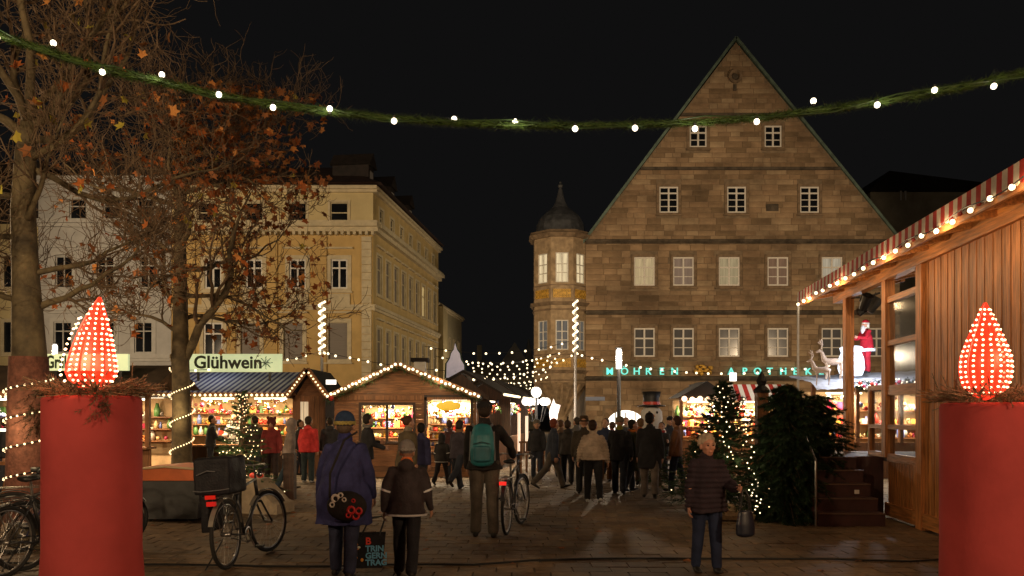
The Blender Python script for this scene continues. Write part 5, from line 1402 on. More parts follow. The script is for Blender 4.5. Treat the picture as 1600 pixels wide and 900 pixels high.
# fallen leaves on the paving
fm_ = MB(); r_ = random.Random(6)
for k in range(70):
    y = r_.uniform(8.2, 16); x = r_.gauss(-2.6, 1.6) if k % 4 else r_.uniform(-3, 5)
    q = leaf_mesh(300 + k % 5, None); T = Matrix.Translation((x, y, .014)) @ Matrix.Rotation(r_.uniform(0, 6.3), 4, 'Z') @ Matrix.Rotation(r_.uniform(-.25, .25), 4, 'X') @ Matrix.Scale(r_.uniform(.04, .075), 4); fm_.add(q.v, q.f, T)
fm_.obj('fallen_leaves', LM[1], None, kind='stuff')
# ================================================================ people
WS = bpy.data.scenes.new('workbench'); WV = WS.view_layers[0]
def remesh(mb, vox, smooth=3, fn=None):
    me = bpy.data.meshes.new('tmp'); me.from_pydata(mb.v, [], mb.f); o = bpy.data.objects.new('tmp', me); WS.collection.objects.link(o)
    m = o.modifiers.new('r', 'REMESH'); m.mode = 'VOXEL'; m.voxel_size = vox; m.use_smooth_shade = True
    if smooth: s_ = o.modifiers.new('s', 'SMOOTH'); s_.factor = .5; s_.iterations = smooth
    WV.update(); out = bpy.data.meshes.new_from_object(o.evaluated_get(WV.depsgraph)); bpy.data.objects.remove(o); bpy.data.meshes.remove(me)
    if fn:
        out.update(); nr = [v.normal.copy() for v in out.vertices]
        for v, n in zip(out.vertices, nr): v.co = v.co + n * fn(v.co, n)
    out.update(); return out
def limb(mb, pts, rad, seg=12, ref=(1, 0, 0)):
    """closed tapered limb with rounded ends"""
    pts = [Vector(p) for p in pts]; rad = [r if isinstance(r, tuple) else (r, r) for r in rad]
    d0 = (pts[1] - pts[0]).normalized(); d1 = (pts[-1] - pts[-2]).normalized()
    k0 = min(rad[0]) * .6; k1 = min(rad[-1]) * .6
    P_ = [pts[0] - d0 * k0, pts[0] - d0 * k0 * .6] + pts + [pts[-1] + d1 * k1 * .6, pts[-1] + d1 * k1]
    R_ = [tuple(x * .35 for x in rad[0]), tuple(x * .8 for x in rad[0])] + rad + [tuple(x * .8 for x in rad[-1]), tuple(x * .35 for x in rad[-1])]
    mb.tube(P_, R_, seg, ref=ref)
PM_ = {}
def cloth(c, rough=.85, kind='cloth'):
    k = '%s_%02x%02x%02x' % (kind, int(c[0] * 255), int(c[1] * 255), int(c[2] * 255))
    nm_ = kind + '_' + ''.join('abcdefghijklmnop'[int(x * 255) % 16] + 'abcdefghijklmnop'[int(x * 255) // 16] for x in c)
    return mat(nm_, c, rough, var=.3, scale=7, bump=.35, bscale=45, spec=.25)
def skinm(c=(.42, .22, .14)): return mat('skin_%d' % int(c[0] * 1000), c, .55, var=.12, scale=18)
def rotx(a): return Matrix.Rotation(a, 3, 'X')
def person(label, X, Y, head_, H, coat=(.03, .03, .035), legs=(.03, .035, .05), shoe=(.02, .018, .016), hem=.80, hair=None, hat=None, hood=False, skin=(.42, .22, .14),
           lean=4, leg=((8, 4), (-6, 8)), arms=((8, 12, 8), (-6, 12, 8)), turn=0, nod=0, bulk=1.0, near=False, group=None, seed=0, puffer=False, quilt=.0, hairstyle='short', band=None, collar=None, scarf=None, pocket=False, male=True, skirt=None, flare=1.0, cat='person'):
    s = H / 1.75; r_ = random.Random(seed)
    t = thing('person', label, cat, (X, Y, 0), rotz=-R(head_), group=group)
    fwd = lambda a: Vector((0, math.sin(a), -math.cos(a)))
    HZ = .93; hips = [Vector((-.09, 0, HZ)), Vector((.09, 0, HZ))]
    J = []
    for i, (fl_, kn) in enumerate(leg):
        sd = (-1, 1)[i]; a = R(fl_); h_ = hips[i]; k_ = h_ + fwd(a) * .44 + Vector((sd * .012, 0, 0)); an = k_ + fwd(a - R(kn)) * .42 + Vector((sd * .01, 0, 0))
        J.append([h_, k_, an, a - R(kn)])
    low = min(j[2].z for j in J); dz = .075 - low
    for j in J:
        for q in range(3): j[q] = j[q] + Vector((0, 0, dz))
    pel = Vector((0, 0, HZ + dz)); la = R(lean)
    up = Vector((0, math.sin(la), math.cos(la)))
    S_ = lambda d, dy=0: pel + up * d + Vector((0, dy, 0))
    neck = S_(.50); hc = neck + up * .04 + Vector((0, .015 + .03 * math.sin(la), .108))
    sh = [S_(.425) + Vector((-.168 * (1 if male else .92), -.005, 0)), S_(.425) + Vector((.168 * (1 if male else .92), -.005, 0))]
    A = []
    for i, (fl_, ab, el) in enumerate(arms):
        sd = (-1, 1)[i]; a = R(fl_); b2 = R(ab)
        d1 = Vector((sd * math.sin(b2), math.sin(a) * math.cos(b2), -math.cos(a) * math.cos(b2))); e_ = sh[i] + d1 * .29
        a2 = a + R(el); b3 = b2 * .35; d2 = Vector((sd * math.sin(b3), math.sin(a2) * math.cos(b3), -math.cos(a2) * math.cos(b3))); w_ = e_ + d2 * .25
        A.append((sh[i], e_, w_, d2))
    SC_ = Matrix.Scale(s, 4)
    vox = .011 if near else .017
    def fin(mb): mb.v = [tuple(Vector(v) * s) for v in mb.v]; return mb
    # --- body: head, neck, torso, limbs in one surface
    b = MB()
    tr = Matrix.Translation(hc) @ Matrix.Rotation(-R(turn), 4, 'Z') @ Matrix.Rotation(-R(nod), 4, 'X') @ Matrix.Scale(1.13, 4)
    hd = MB()
    hd.ball((0, -.012, .028), (.076, .095, .088), 16, 12)
    hd.ball((0, .022, -.035), (.060, .066, .082), 14, 10)
    hd.ball((0, .052, -.088), (.034, .032, .026), 10, 8)
    hd.tube([(0, .082, .018), (0, .100, -.018), (0, .108, -.034)], [.009, .014, .013], 8)
    for sd in (-1, 1):
        hd.ball((sd * .040, .060, -.022), (.024, .024, .022), 8, 6); hd.ball((sd * .078, -.005, -.012), (.012, .022, .034), 8, 6)
        hd.tube([(sd * .012, .083, .026), (sd * .045, .070, .028)], [.010, .008], 6)
    hd.tube([(-.022, .086, -.062), (0, .093, -.060), (.022, .086, -.062)], [.006, .010, .006], 6)
    hd.tube([(-.018, .086, -.073), (0, .090, -.074), (.018, .086, -.073)], [.006, .009, .006], 6)
    hd.v = [tuple(tr @ Vector(v)) for v in hd.v]; b.add(hd.v, hd.f)
    limb(b, [neck - up * .10, neck - up * .02, hc - Vector((0, .01, .05))], [(.085, .07), .058, .055])
    limb(b, [S_(-.05), S_(.10), S_(.22), S_(.36), S_(.45)], [(.150, .100), (.140, .095), (.130, .090), (.135, .090), (.095, .065)])
    for h_, k_, an, fa in J:
        limb(b, [h_, h_.lerp(k_, .5), k_, k_.lerp(an, .35), an], [.085, .07, .052, .052, .036], 10)
        fd = Vector((0, math.cos(fa * .3), math.sin(fa * .3) * .6)); limb(b, [an - fd * .02, an + fd * .05 - Vector((0, 0, .025))], [(.028, .028), (.026, .014)], 8)
    for i, (a_, e_, w_, d2) in enumerate(A):
        limb(b, [a_, e_, w_], [.048, .040, .027], 10)
    # hands
    fg = MB()
    for i, (a_, e_, w_, d2) in enumerate(A):
        sd = (-1, 1)[i]; pn_ = Vector((-sd, .25, 0)); pn_ = (pn_ - d2 * pn_.dot(d2)).normalized()   # palm faces the body
        ac = d2.cross(pn_).normalized() * (sd); ac = ac if ac.y > 0 else -ac                     # towards the thumb
        tgt = b if near else fg
        limb(tgt, [w_, w_ + d2 * .045, w_ + d2 * .085], [(.022, .022), (.036, .017), (.038, .016)], 10, ref=tuple(ac))
        for f_, (o_, L) in enumerate(((-.030, .060), (-.010, .074), (.011, .080), (.031, .070))):
            p0 = w_ + d2 * .088 + ac * o_; p1 = p0 + (d2 * .85 + pn_ * .35) * (L * .5); p2 = p1 + (d2 * .45 + pn_ * .8) * (L * .5)
            fg.tube([p0 - d2 * .02, p0, p1, p2], [.0095, .0095, .0085, .006], 6)
        p0 = w_ + d2 * .035 + ac * .030; fg.tube([p0, p0 + ac * .024 + d2 * .025 + pn_ * .008, p0 + ac * .026 + d2 * .055 + pn_ * .026], [.013, .011, .008], 6)
    me = remesh(fin(b), vox * (.82 if near else .9), 2)
    bm2_ = bmesh.new(); bm2_.from_mesh(me); fin(fg); vs_ = [bm2_.verts.new(v) for v in fg.v]
    for f in fg.f:
        try: bm2_.faces.new([vs_[k] for k in f])
        except ValueError: pass
    bm2_.to_mesh(me); bm2_.free(); me.materials.clear(); me.materials.append(skinm(skin)); me.polygons.foreach_set('use_smooth', [True] * len(me.polygons)); me.name = 'body'
    inst('body', me, t)
    def part(name, mb, m, vx, fn=None, sm=2):
        me = remesh(fin(mb), vx, sm, fn); me.materials.clear(); me.materials.append(m); me.name = name; return inst(name, me, t)
    # --- coat
    c = MB(); bk = bulk; hd_ = hem - .93
    th_ = .012
    levels = [(.48, .085, .075), (.45, .125, .090), (.41, .165, .108), (.34, .182, .122), (.24, .175 * bk, .130 * bk), (.10, .182 * bk, .135 * bk), (0, .195 * bk * flare ** .5, .145 * bk)]
    z = -.1
    while z > hd_: levels.append((z, (.20 + .02 * flare) * bk * flare ** (.5 + .5 * min(1, -z / .4)), .150 * bk * flare ** .5)); z -= .11
    levels.append((hd_, (.205 + .02 * flare) * bk * flare, .152 * bk * flare ** .6))
    levels = [l for l in levels if l[0] >= hd_]
    pts = [(S_(d) if d > 0 else pel + Vector((0, 0, d))) for d, _, _ in levels][::-1]
    c.tube(pts, [(a_ + th_, b_) for _, a_, b_ in levels][::-1], 18, ref=(1, 0, 0))
    for a_, e_, w_, d2 in A:
        limb(c, [a_ - Vector((0, 0, .005)), a_.lerp(e_, .5), e_, e_.lerp(w_, .5), w_ + d2 * .005], [.070 * bk ** .5, .068 * bk ** .5, .064, .056, .047], 12)
    limb(c, [neck - up * .05, neck + up * .035], [(.085, .078), (.070, .072)], 12)
    if hood: # hood worn on the back or over the head
        if hood == 'up':
            hh = MB(); hh.ball((0, -.022, .02), (.105, .118, .135), 16, 12); hh.tube([(0, -.03, -.05), (0, -.06, -.16)], [.09, .10], 12); hh.v = [tuple(tr @ Vector(v)) for v in hh.v]; c.add(hh.v, hh.f)
        else: c.ball(tuple(neck + Vector((0, -.085, -.02))), (.115, .07, .085), 14, 10)
    sd_ = r_.uniform(0, 50)
    def folds(co, n):
        a_ = noise.noise(Vector((co.x * 7 + sd_, co.y * 7, co.z * 2.6))) * .012 + noise.noise(Vector((co.x * 16, co.y * 16 + sd_, co.z * 9))) * .005
        if puffer: a_ += .012 * abs(math.sin((co.z / s + .012 * noise.noise(co * 5)) * math.pi / .062)) - .006
        return a_ * (1.7 if near else 1.2)
    co_ = part('coat', c, cloth(coat), vox, folds)
    if band:    # reflective or coloured bands on the coat: (z from pelvis, colour)
        for zb_, colr, half in band:
            q = MB(); q.tube([pel + Vector((0, 0, zb_ - .012)), pel + Vector((0, 0, zb_ + .012))], [((.225 + .02) * bk * flare, .158 * bk + .012)] * 2, 22, caps=False, ref=(1, 0, 0)); fin(q).obj('stripe', cloth(colr, .4, 'reflective'), co_, smooth=True)
        for a_, e_, w_, d2 in A:
            m_ = a_.lerp(e_, .95); q = MB(); q.tube([m_ - (e_ - a_).normalized() * .015, m_ + (e_ - a_).normalized() * .010], [.072] * 2, 12, caps=False); fin(q).obj('stripe', cloth((.6, .6, .62), .4, 'reflective'), co_, smooth=True)
    if collar:
        q = MB(); limb(q, [neck + up * .0, neck + up * .05], [(.082, .086), (.076, .082)], 14); part('collar', q, cloth(collar), vox)
    if scarf:
        q = MB(); q.tube([neck + Vector((.085 * math.cos(R(k * 30)), .08 * math.sin(R(k * 30)), .02 + .012 * math.sin(k))) for k in range(13)], .036, 8); part('scarf', q, cloth(scarf), vox)
    # --- trousers
    c = MB(); limb(c, [pel + Vector((0, 0, .04)), pel + Vector((0, 0, -.06))], [(.165 * bk ** .5, .12 * bk ** .5), (.17 * bk ** .5, .125 * bk ** .5)], 14)
    for h_, k_, an, fa in J:
        limb(c, [h_, h_.lerp(k_, .5), k_, k_.lerp(an, .5), an + Vector((0, -.005, .0))], [.105, .095, .080, .074, .072 if male else .062], 12)
    part('trousers', c, cloth(legs), vox, lambda co, n: noise.noise(Vector((co.x * 9, co.y * 9 + sd_, co.z * 6))) * .009)
    if skirt: q = MB(); limb(q, [pel + Vector((0, 0, .02)), pel + Vector((0, 0, skirt))], [(.17, .13), (.25, .2)], 14); part('skirt', q, cloth(legs), vox)
    # --- shoes
    for h_, k_, an, fa in J:
        q = MB(); pt = max(-.9, min(.5, fa * .75)); fd = Vector((0, math.cos(pt), math.sin(pt)))
        lo = an - Vector((0, 0, .038)); limb(q, [lo - fd * .055, lo + fd * .03, lo + fd * .11, lo + fd * .175], [(.036, .040), (.040, .038), (.044, .028), (.036, .020)], 10, ref=(1, 0, 0)); limb(q, [lo, an + Vector((0, 0, .05))], [.042, .044], 10)
        part('shoe', q, cloth(shoe, .5, 'leather'), vox * .8)
    # --- hair, hats
    def hp(name, q, m, vx=.012, fn=None, sm=1):
        q.v = [tuple(tr @ Vector(v)) for v in q.v]; return part(name, q, m, vx, fn, sm)
    if hair:
        q = MB()
        if hairstyle == 'short': q.ball((0, -.03, .040), (.083, .092, .088), 14, 10); q.ball((0, -.045, -.01), (.074, .07, .07), 12, 8)
        elif hairstyle == 'curly':
            for k in range(110):
                d = rand_dir(r_); 
                if d.y > .25 and d.z < .55: continue
                if d.z < -.45: continue
                q.ball((d.x * .083, d.y * .092 - .018, d.z * .090 + .040), r_.uniform(.017, .026), 7, 5)
            q.ball((0, -.02, .045), (.084, .095, .088), 14, 10)
        elif hairstyle == 'long': q.ball((0, -.03, .035), (.088, .094, .092), 14, 10); q.tube([(0, -.06, .02), (0, -.075, -.10), (0, -.08, -.2)], [(.08, .05), (.085, .045), (.05, .03)], 12, ref=(1, 0, 0))
        elif hairstyle == 'bun': q.ball((0, -.03, .035), (.085, .094, .090), 14, 10); q.ball((0, -.11, .06), .04, 10, 8)
        hp('hair', q, cloth(hair, .7, 'hair'), .010 if near else .014, lambda co, n: noise.noise(Vector((co.x * 60, co.y * 60, co.z * 30))) * .004)
    if hat:
        kd, hc_ = hat[0], hat[1]; q = MB()
        if kd == 'beanie': q.ball((0, -.022, .052), (.092, .106, .092), 16, 10); q.tube([(0, -.02, .015), (0, -.022, .045)], [(.093, .107)] * 2, 18, ref=(1, 0, 0))
        elif kd == 'brim': q.lathe([(0, .14), (.07, .135), (.088, .10), (.092, .045), (.15, .03), (.148, .020), (.0, .02)], 20)
        elif kd == 'cap': q.ball((0, -.018, .05), (.090, .106, .075), 16, 10); q.tube([(0, .06, .035), (0, .15, .025)], [(.065, .01), (.05, .008)], 12, ref=(1, 0, 0))
        elif kd == 'ears': q.ball((0, -.015, .02), (.108, .115, .125), 16, 10); q.ball((-.085, -.01, .12), .038, 8, 6); q.ball((.085, -.01, .12), .038, 8, 6)
        ho = hp('hat', q, cloth(hc_, .9, 'knit'), .010 if near else .013)
        if len(hat) > 2:
            q = MB(); q.tube([(0, -.022, .01), (0, -.022, .045)], [(.100, .114), (.100, .114)], 22, caps=True, ref=(1, 0, 0)); q.v = [tuple(tr @ Vector(v)) for v in q.v]; me = remesh(fin(q), .009 if near else .013, 1, lambda co, n: .004 * math.sin(co.x * 190) * math.sin(co.z * 190)); me.materials.clear(); me.materials.append(cloth(hat[2], .9, 'knit')); inst('hat_band', me, ho)
    fz = head_ % 360
    if near or 60 < fz < 300:
        for sd in (-1, 1):
            q = MB(); q.ball((sd * .031, .078, .008), (.0115, .008, .0075), 8, 6); q.v = [tuple((tr @ Vector(v)) * s) for v in q.v]; q.obj('eye', mat('dark_eye', (.03, .02, .015), .2), t, smooth=True)
            if near: q = MB(); q.tube([(sd * .016, .088, .030), (sd * .034, .084, .034), (sd * .048, .072, .029)], [.003, .004, .002], 5); q.v = [tuple((tr @ Vector(v)) * s) for v in q.v]; q.obj('eyebrow', cloth((.2, .16, .12), .8, 'hair'), t)
        q = MB(); q.tube([(-.020, .091, -.0675), (0, .0985, -.067), (.020, .091, -.0675)], [.0022, .0035, .0022], 6); q.v = [tuple((tr @ Vector(v)) * s) for v in q.v]; q.obj('lips', mat('lips', (.26, .08, .07), .5), t, smooth=True)
    rz = Matrix.Rotation(-R(head_), 4, 'Z')
    W2 = lambda v: Vector((X, Y, 0)) + (rz @ (Vector(v) * s))
    return {'t': t, 'hands': [W2(a[2] + a[3] * .09) for a in A], 'wrist': [W2(a[2]) for a in A], 'S': lambda d, dx=0, dy=0: W2(S_(d) + Vector((dx, dy, 0))), 's': s}
def PX(px, fy, Y=None):
    Y = Y or CAMZ * F / (fy - 645); return (px - 800) / F * Y, Y
DK = (.018, .018, .022); BL = (.02, .024, .04)

# --- the five near people
X, Y = PX(537, 900, 8.0)
n1 = person('person in wide dark blue coat and knitted hat walking away, shoulder bag at the hip', X, Y, 3, 1.69, coat=(.035, .038, .12), legs=(.03, .035, .07), hem=.56, bulk=1.16, flare=1.12, hat=('beanie', (.025, .05, .11), (.32, .26, .08)), near=True, lean=6,
            leg=((10, 6), (-10, 8)), arms=((4, 18, 10), (6, 18, 12)), seed=1, male=False, collar=(.028, .03, .12), hair=(.1, .07, .05))
X, Y = PX(635, 900, 8.0)
n2 = person('child in dark jacket with orange collar, reflective stripes and grey knitted hat', X, Y, 2, 1.40, coat=(.045, .035, .038), legs=(.02, .02, .025), hem=.78, hat=('beanie', (.22, .20, .19), (.25, .23, .21)), near=True, lean=3, leg=((14, 12), (-12, 16)),
            arms=((-2, 19, 12), (6, 18, 18)), seed=2, collar=(.65, .16, .04), hood=True, bulk=1.08, band=((-.13, (.6, .6, .62), 0),))
X, Y = PX(757, 838, 10.6)
n3 = person('man in dark jacket pushing a bicycle, teal rucksack on his back', X, Y, 0, 1.86, coat=(.02, .018, .018), legs=(.085, .07, .055), hem=.84, hat=('cap', (.018, .018, .02)), near=True, lean=2, leg=((5, 4), (-4, 3)), arms=((10, 8, 25), (38, 30, 12)), seed=3, hair=(.03, .02, .015))
X, Y = PX(1104, 893, 8.25)
n4 = person('elderly woman with curly grey hair in black quilted jacket walking towards us', X, Y, 176, 1.45, coat=(.032, .022, .03), legs=(.018, .026, .06), hem=.76, hair=(.42, .33, .24), hairstyle='curly', near=True, lean=2, leg=((6, 5), (-3, 4)),
            arms=((14, 20, 72), (5, 15, 10)), puffer=True, bulk=1.14, seed=4, male=False, skin=(.50, .24, .16), turn=-8, collar=(.03, .02, .028))
# --- what they carry
rgb = lambda *c: c
p = n1['S'](-.14, .10, -.24)
t = thing('shoulder_bag', 'black shoulder bag with red flower rings and white swirls, worn on the blue coat', 'bag', p, rotz=R(-4))
b_ = MB(); b_.ball((0, 0, -.02), (.20, .065, .15), 18, 12); b_.v = [(x, y, z if z > -.13 else z * .98) for x, y, z in b_.v]; b_.obj('pouch', cloth((.02, .016, .016)), t, smooth=True)
dd_ = ((.06, -.05, .045, 'r'), (.13, -.06, .04, 'r'), (.10, -.11, .04, 'r'), (.03, -.10, .03, 'r'), (-.10, .06, .045, 'w'), (-.05, .09, .03, 'w'), (-.13, .0, .03, 'w'), (.08, .04, .022, 'r'), (-.01, .05, .025, 'w'))
for dx, dz, q_, k in dd_:
    y_ = -.065 * math.sqrt(max(.05, 1 - (dx / .20) ** 2 - ((dz + .02) / .15) ** 2)) - .003
    MB().lathe([(q_ * .45, 0), (q_ * .7, .006), (q_, 0)], 12, T=Matrix.Translation((dx, y_, dz)) @ Matrix.Rotation(R(90), 4, 'X')).obj('printed_ring', mat('flower_red', (.5, .02, .02), .6) if k == 'r' else mat('swirl_white', (.6, .55, .5), .6), t)
MB().tube([(-.17, .0, .06), (-.16, -.02, .3), (-.04, .05, .62), (.05, .2, .70)], .012, 6, flat=.5).obj('strap', cloth((.02, .016, .016)), t)
hnd = n2['hands'][0]; bx = hnd.x - .16
t = thing('shopping_bag', 'black shopping bag with coloured shapes and blue printed words between the pair', 'bag', (bx, hnd.y, hnd.z - .50), rotz=R(8))
b_ = MB(); vs = [(-.15, -.07, 0), (.15, -.07, 0), (.15, .07, 0), (-.15, .07, 0), (-.18, -.08, .34), (.18, -.08, .34), (.18, .08, .34), (-.18, .08, .34)]
b_.add(vs, [(0, 3, 2, 1), (0, 1, 5, 4), (1, 2, 6, 5), (2, 3, 7, 6), (3, 0, 4, 7)]); b_.obj('bag_body', cloth((.015, .015, .018)), t)
for y_ in (-.08, .08): MB().tube([(-.06, y_, .33), (.02, y_ * .4, .49), (.14, 0, .51), (.17, y_ * .4, .48), (.12, y_, .33)], .008, 5).obj('handle', M['black'], t)
bt = mat('blue_print', (.12, .35, .55), .6); rt_ = mat('red_print', (.6, .05, .03), .6); wt_ = mat('white_print', (.6, .6, .55), .6)
lean_ = Matrix.Rotation(math.atan(.01 / .34), 4, 'X')
for k, (w_, m_) in enumerate((('B', rt_), ('TRIN', bt), ('GERN', bt), ('TRAG', bt))):
    me = text_mesh(w_, .082 if k else .10, .001, m_, bold=.003); inst('lettering', me, t, (-.02, -.0835 - .001 * (4 - k), .24 - .07 * k), rot=(R(90) + .03, 0, 0))
r9 = random.Random(4)
for k in range(14): MB().ball((r9.uniform(-.15, -.03), -.079, r9.uniform(.03, .31)), (r9.uniform(.012, .024), .006, r9.uniform(.01, .024)), 7, 5).obj('printed_shape', r9.choice((rt_, wt_, mat('orange_print', (.6, .25, .03), .6), bt)), t)
# rucksack
p = n3['S'](.22, -.02, -.20)
t = thing('rucksack', 'teal and grey rucksack on the back of the man with the bicycle', 'rucksack', p)
tl = mat('teal_nylon', (.02, .17, .20), .5, var=.25, scale=6, bump=.3)
q = MB(); limb(q, [(0, 0, -.22), (0, -.02, -.05), (0, -.0, .12), (0, .03, .24)], [(.155, .10), (.165, .12), (.155, .105), (.12, .07)], 16); me = remesh(q, .012, 2); me.materials.clear(); me.materials.append(tl); inst('pack', me, t)
q = MB(); limb(q, [(0, -.11, -.19), (0, -.12, -.02)], [(.12, .04), (.115, .035)], 14); me = remesh(q, .012, 2); me.materials.clear(); me.materials.append(mat('teal_pocket', (.02, .12, .15), .5, var=.2)); inst('front_pocket', me, t)
for sd in (-1, 1): MB().tube([(sd * .10, .03, .24), (sd * .13, .16, .27), (sd * .15, .30, .18)], .022, 6, flat=.4).obj('strap', mat('grey_webbing', (.12, .12, .12), .7), t); MB().tube([(sd * .15, -.02, .18), (sd * .165, -.03, -.2)], .012, 5).obj('piping', mat('grey_webbing', (.12, .12, .12), .7), t)
MB().tube([(-.03, .02, .27), (0, .0, .31), (.03, .02, .27)], .008, 5).obj('grab_loop', M['black'], t)
MB().tube([(-.11, -.145, .02), (0, -.165, .05), (.11, -.145, .02)], .005, 5).obj('zip', M['black'], t)
# handbag of the elderly woman
hnd = n4['hands'][0]
t = thing('handbag', 'dark blue handbag hanging from the elderly woman\'s raised hand', 'bag', (hnd.x + .03, hnd.y - .03, hnd.z - .47), rotz=R(10))
q = MB(); limb(q, [(0, 0, .03), (0, 0, .13), (0, 0, .25)], [(.10, .05), (.10, .045), (.075, .03)], 14); me = remesh(q, .010, 2); me.materials.clear(); me.materials.append(mat('navy_leather', (.010, .013, .026), .35, var=.3, scale=20)); inst('bag_body', me, t)
for y_ in (-.02, .02): MB().tube([(-.06, y_, .26), (-.045, y_, .40), (-.03, 0, .47), (.0, 0, .47), (.03, y_, .40), (.05, y_, .26)], .007, 5).obj('handle', M['black'], t)
for sd in (-1, 1): MB().ball((sd * .055, -.05, .25), .009, 6, 5).obj('ring', M['chrome'], t)

# --- the crowd
GP = 'people walking in the crowd before the pharmacy'; GL_ = 'people standing by the left stalls'
walk = ((26, 8), (-24, 22)); walk2 = ((-20, 20), (22, 6)); stand = ((3, 2), (-3, 3)); mid = ((12, 8), (-12, 14))
crowd = [
 # px, foot y, H, heading, label, kwargs
 (927, 785, 1.56, 0, 'person in light tan quilted jacket and black trousers walking away', dict(coat=(.27, .21, .16), legs=(.012, .012, .014), shoe=(.4, .4, .4), hem=.88, bulk=1.16, puffer=True, hair=(.03, .015, .01), leg=mid, arms=((6, 22, 14), (-4, 24, 14)), male=False)),
 (862, 764, 1.62, 75, 'red-haired person in dark blue coat striding to the right', dict(coat=(.02, .025, .04), legs=(.10, .085, .07), hem=.72, hair=(.16, .04, .02), leg=walk, lean=6)),
 (887, 757, 1.52, 8, 'person in dark jacket with grey rucksack strip seen from behind', dict(coat=(.04, .036, .034), legs=(.015, .015, .018), hem=.80, hair=(.05, .03, .02), leg=mid, hood=True)),
 (912, 772, 1.62, 10, 'person with broad brown hat half hidden behind the tan jacket', dict(coat=(.035, .028, .02), legs=(.02, .02, .022), hat=('brim', (.07, .045, .025)), leg=mid)),
 (946, 752, 1.55, 185, 'pale-faced person in navy coat facing the camera', dict(coat=(.02, .028, .06), legs=(.13, .06, .015), hair=(.025, .018, .012), leg=stand, skin=(.55, .33, .22))),
 (968, 772, 1.62, 15, 'person with grey hat, black coat and yellow-green collar', dict(coat=(.014, .014, .017), hem=.74, hat=('cap', (.20, .18, .14)), collar=(.22, .20, .03), leg=mid, arms=((10, 14, 40), (4, 12, 20)))),
 (986, 768, 1.55, 60, 'person in long dark green coat with orange scarf', dict(coat=(.03, .035, .018), hem=.5, scarf=(.45, .13, .03), hair=(.02, .015, .01), leg=mid, male=False)),
 (1000, 757, 1.6, 0, 'fair-haired person in orange-brown jacket seen between two dark coats', dict(coat=(.26, .085, .03), hair=(.16, .09, .04), leg=walk2, legs=(.10, .06, .035))),
 (1015, 778, 1.70, 12, 'tall person in knee-length black coat and grey trousers', dict(coat=(.014, .014, .017), legs=(.16, .13, .11), hem=.60, hair=(.014, .011, .01), leg=mid, bulk=1.04)),
 (1034, 752, 1.45, 200, 'person in dark coat holding a red cup near the snowman', dict(coat=(.02, .018, .018), hair=(.03, .02, .015), scarf=(.35, .03, .03), leg=stand, arms=((10, 10, 100), (5, 10, 100)))),
 (1056, 768, 1.62, 290, 'person in brown jacket and dark jeans looking to the left', dict(coat=(.15, .065, .03), legs=(.02, .025, .05), hair=(.05, .022, .015), leg=((8, 4), (-10, 6)), lean=-2)),
 (839, 748, 1.5, 190, 'person in black behind the wooden barrier facing the camera', dict(coat=DK, hat=('beanie', (.14, .12, .1)), leg=stand)),
 (876, 745, 1.5, 20, 'person with brown hair far back beside the striding one', dict(coat=(.1, .06, .04), hair=(.08, .04, .02), leg=stand)),
 (901, 746, 1.58, 350, 'person in grey jacket far back behind the brim hat', dict(coat=(.09, .085, .08), hair=(.04, .03, .02), leg=mid)),
 (958, 742, 1.5, 330, 'far person in reddish coat behind the grey hat', dict(coat=(.16, .04, .035), hair=(.06, .03, .02), leg=walk)),
 (978, 742, 1.56, 180, 'far person with light scarf facing the camera before the lit arch', dict(coat=(.04, .04, .045), hair=(.1, .06, .03), scarf=(.3, .27, .22), leg=stand)),
 (1044, 746, 1.6, 150, 'far person in dark cap to the right of the snowman', dict(coat=DK, hat=('cap', (.02, .02, .02)), leg=stand)),
]
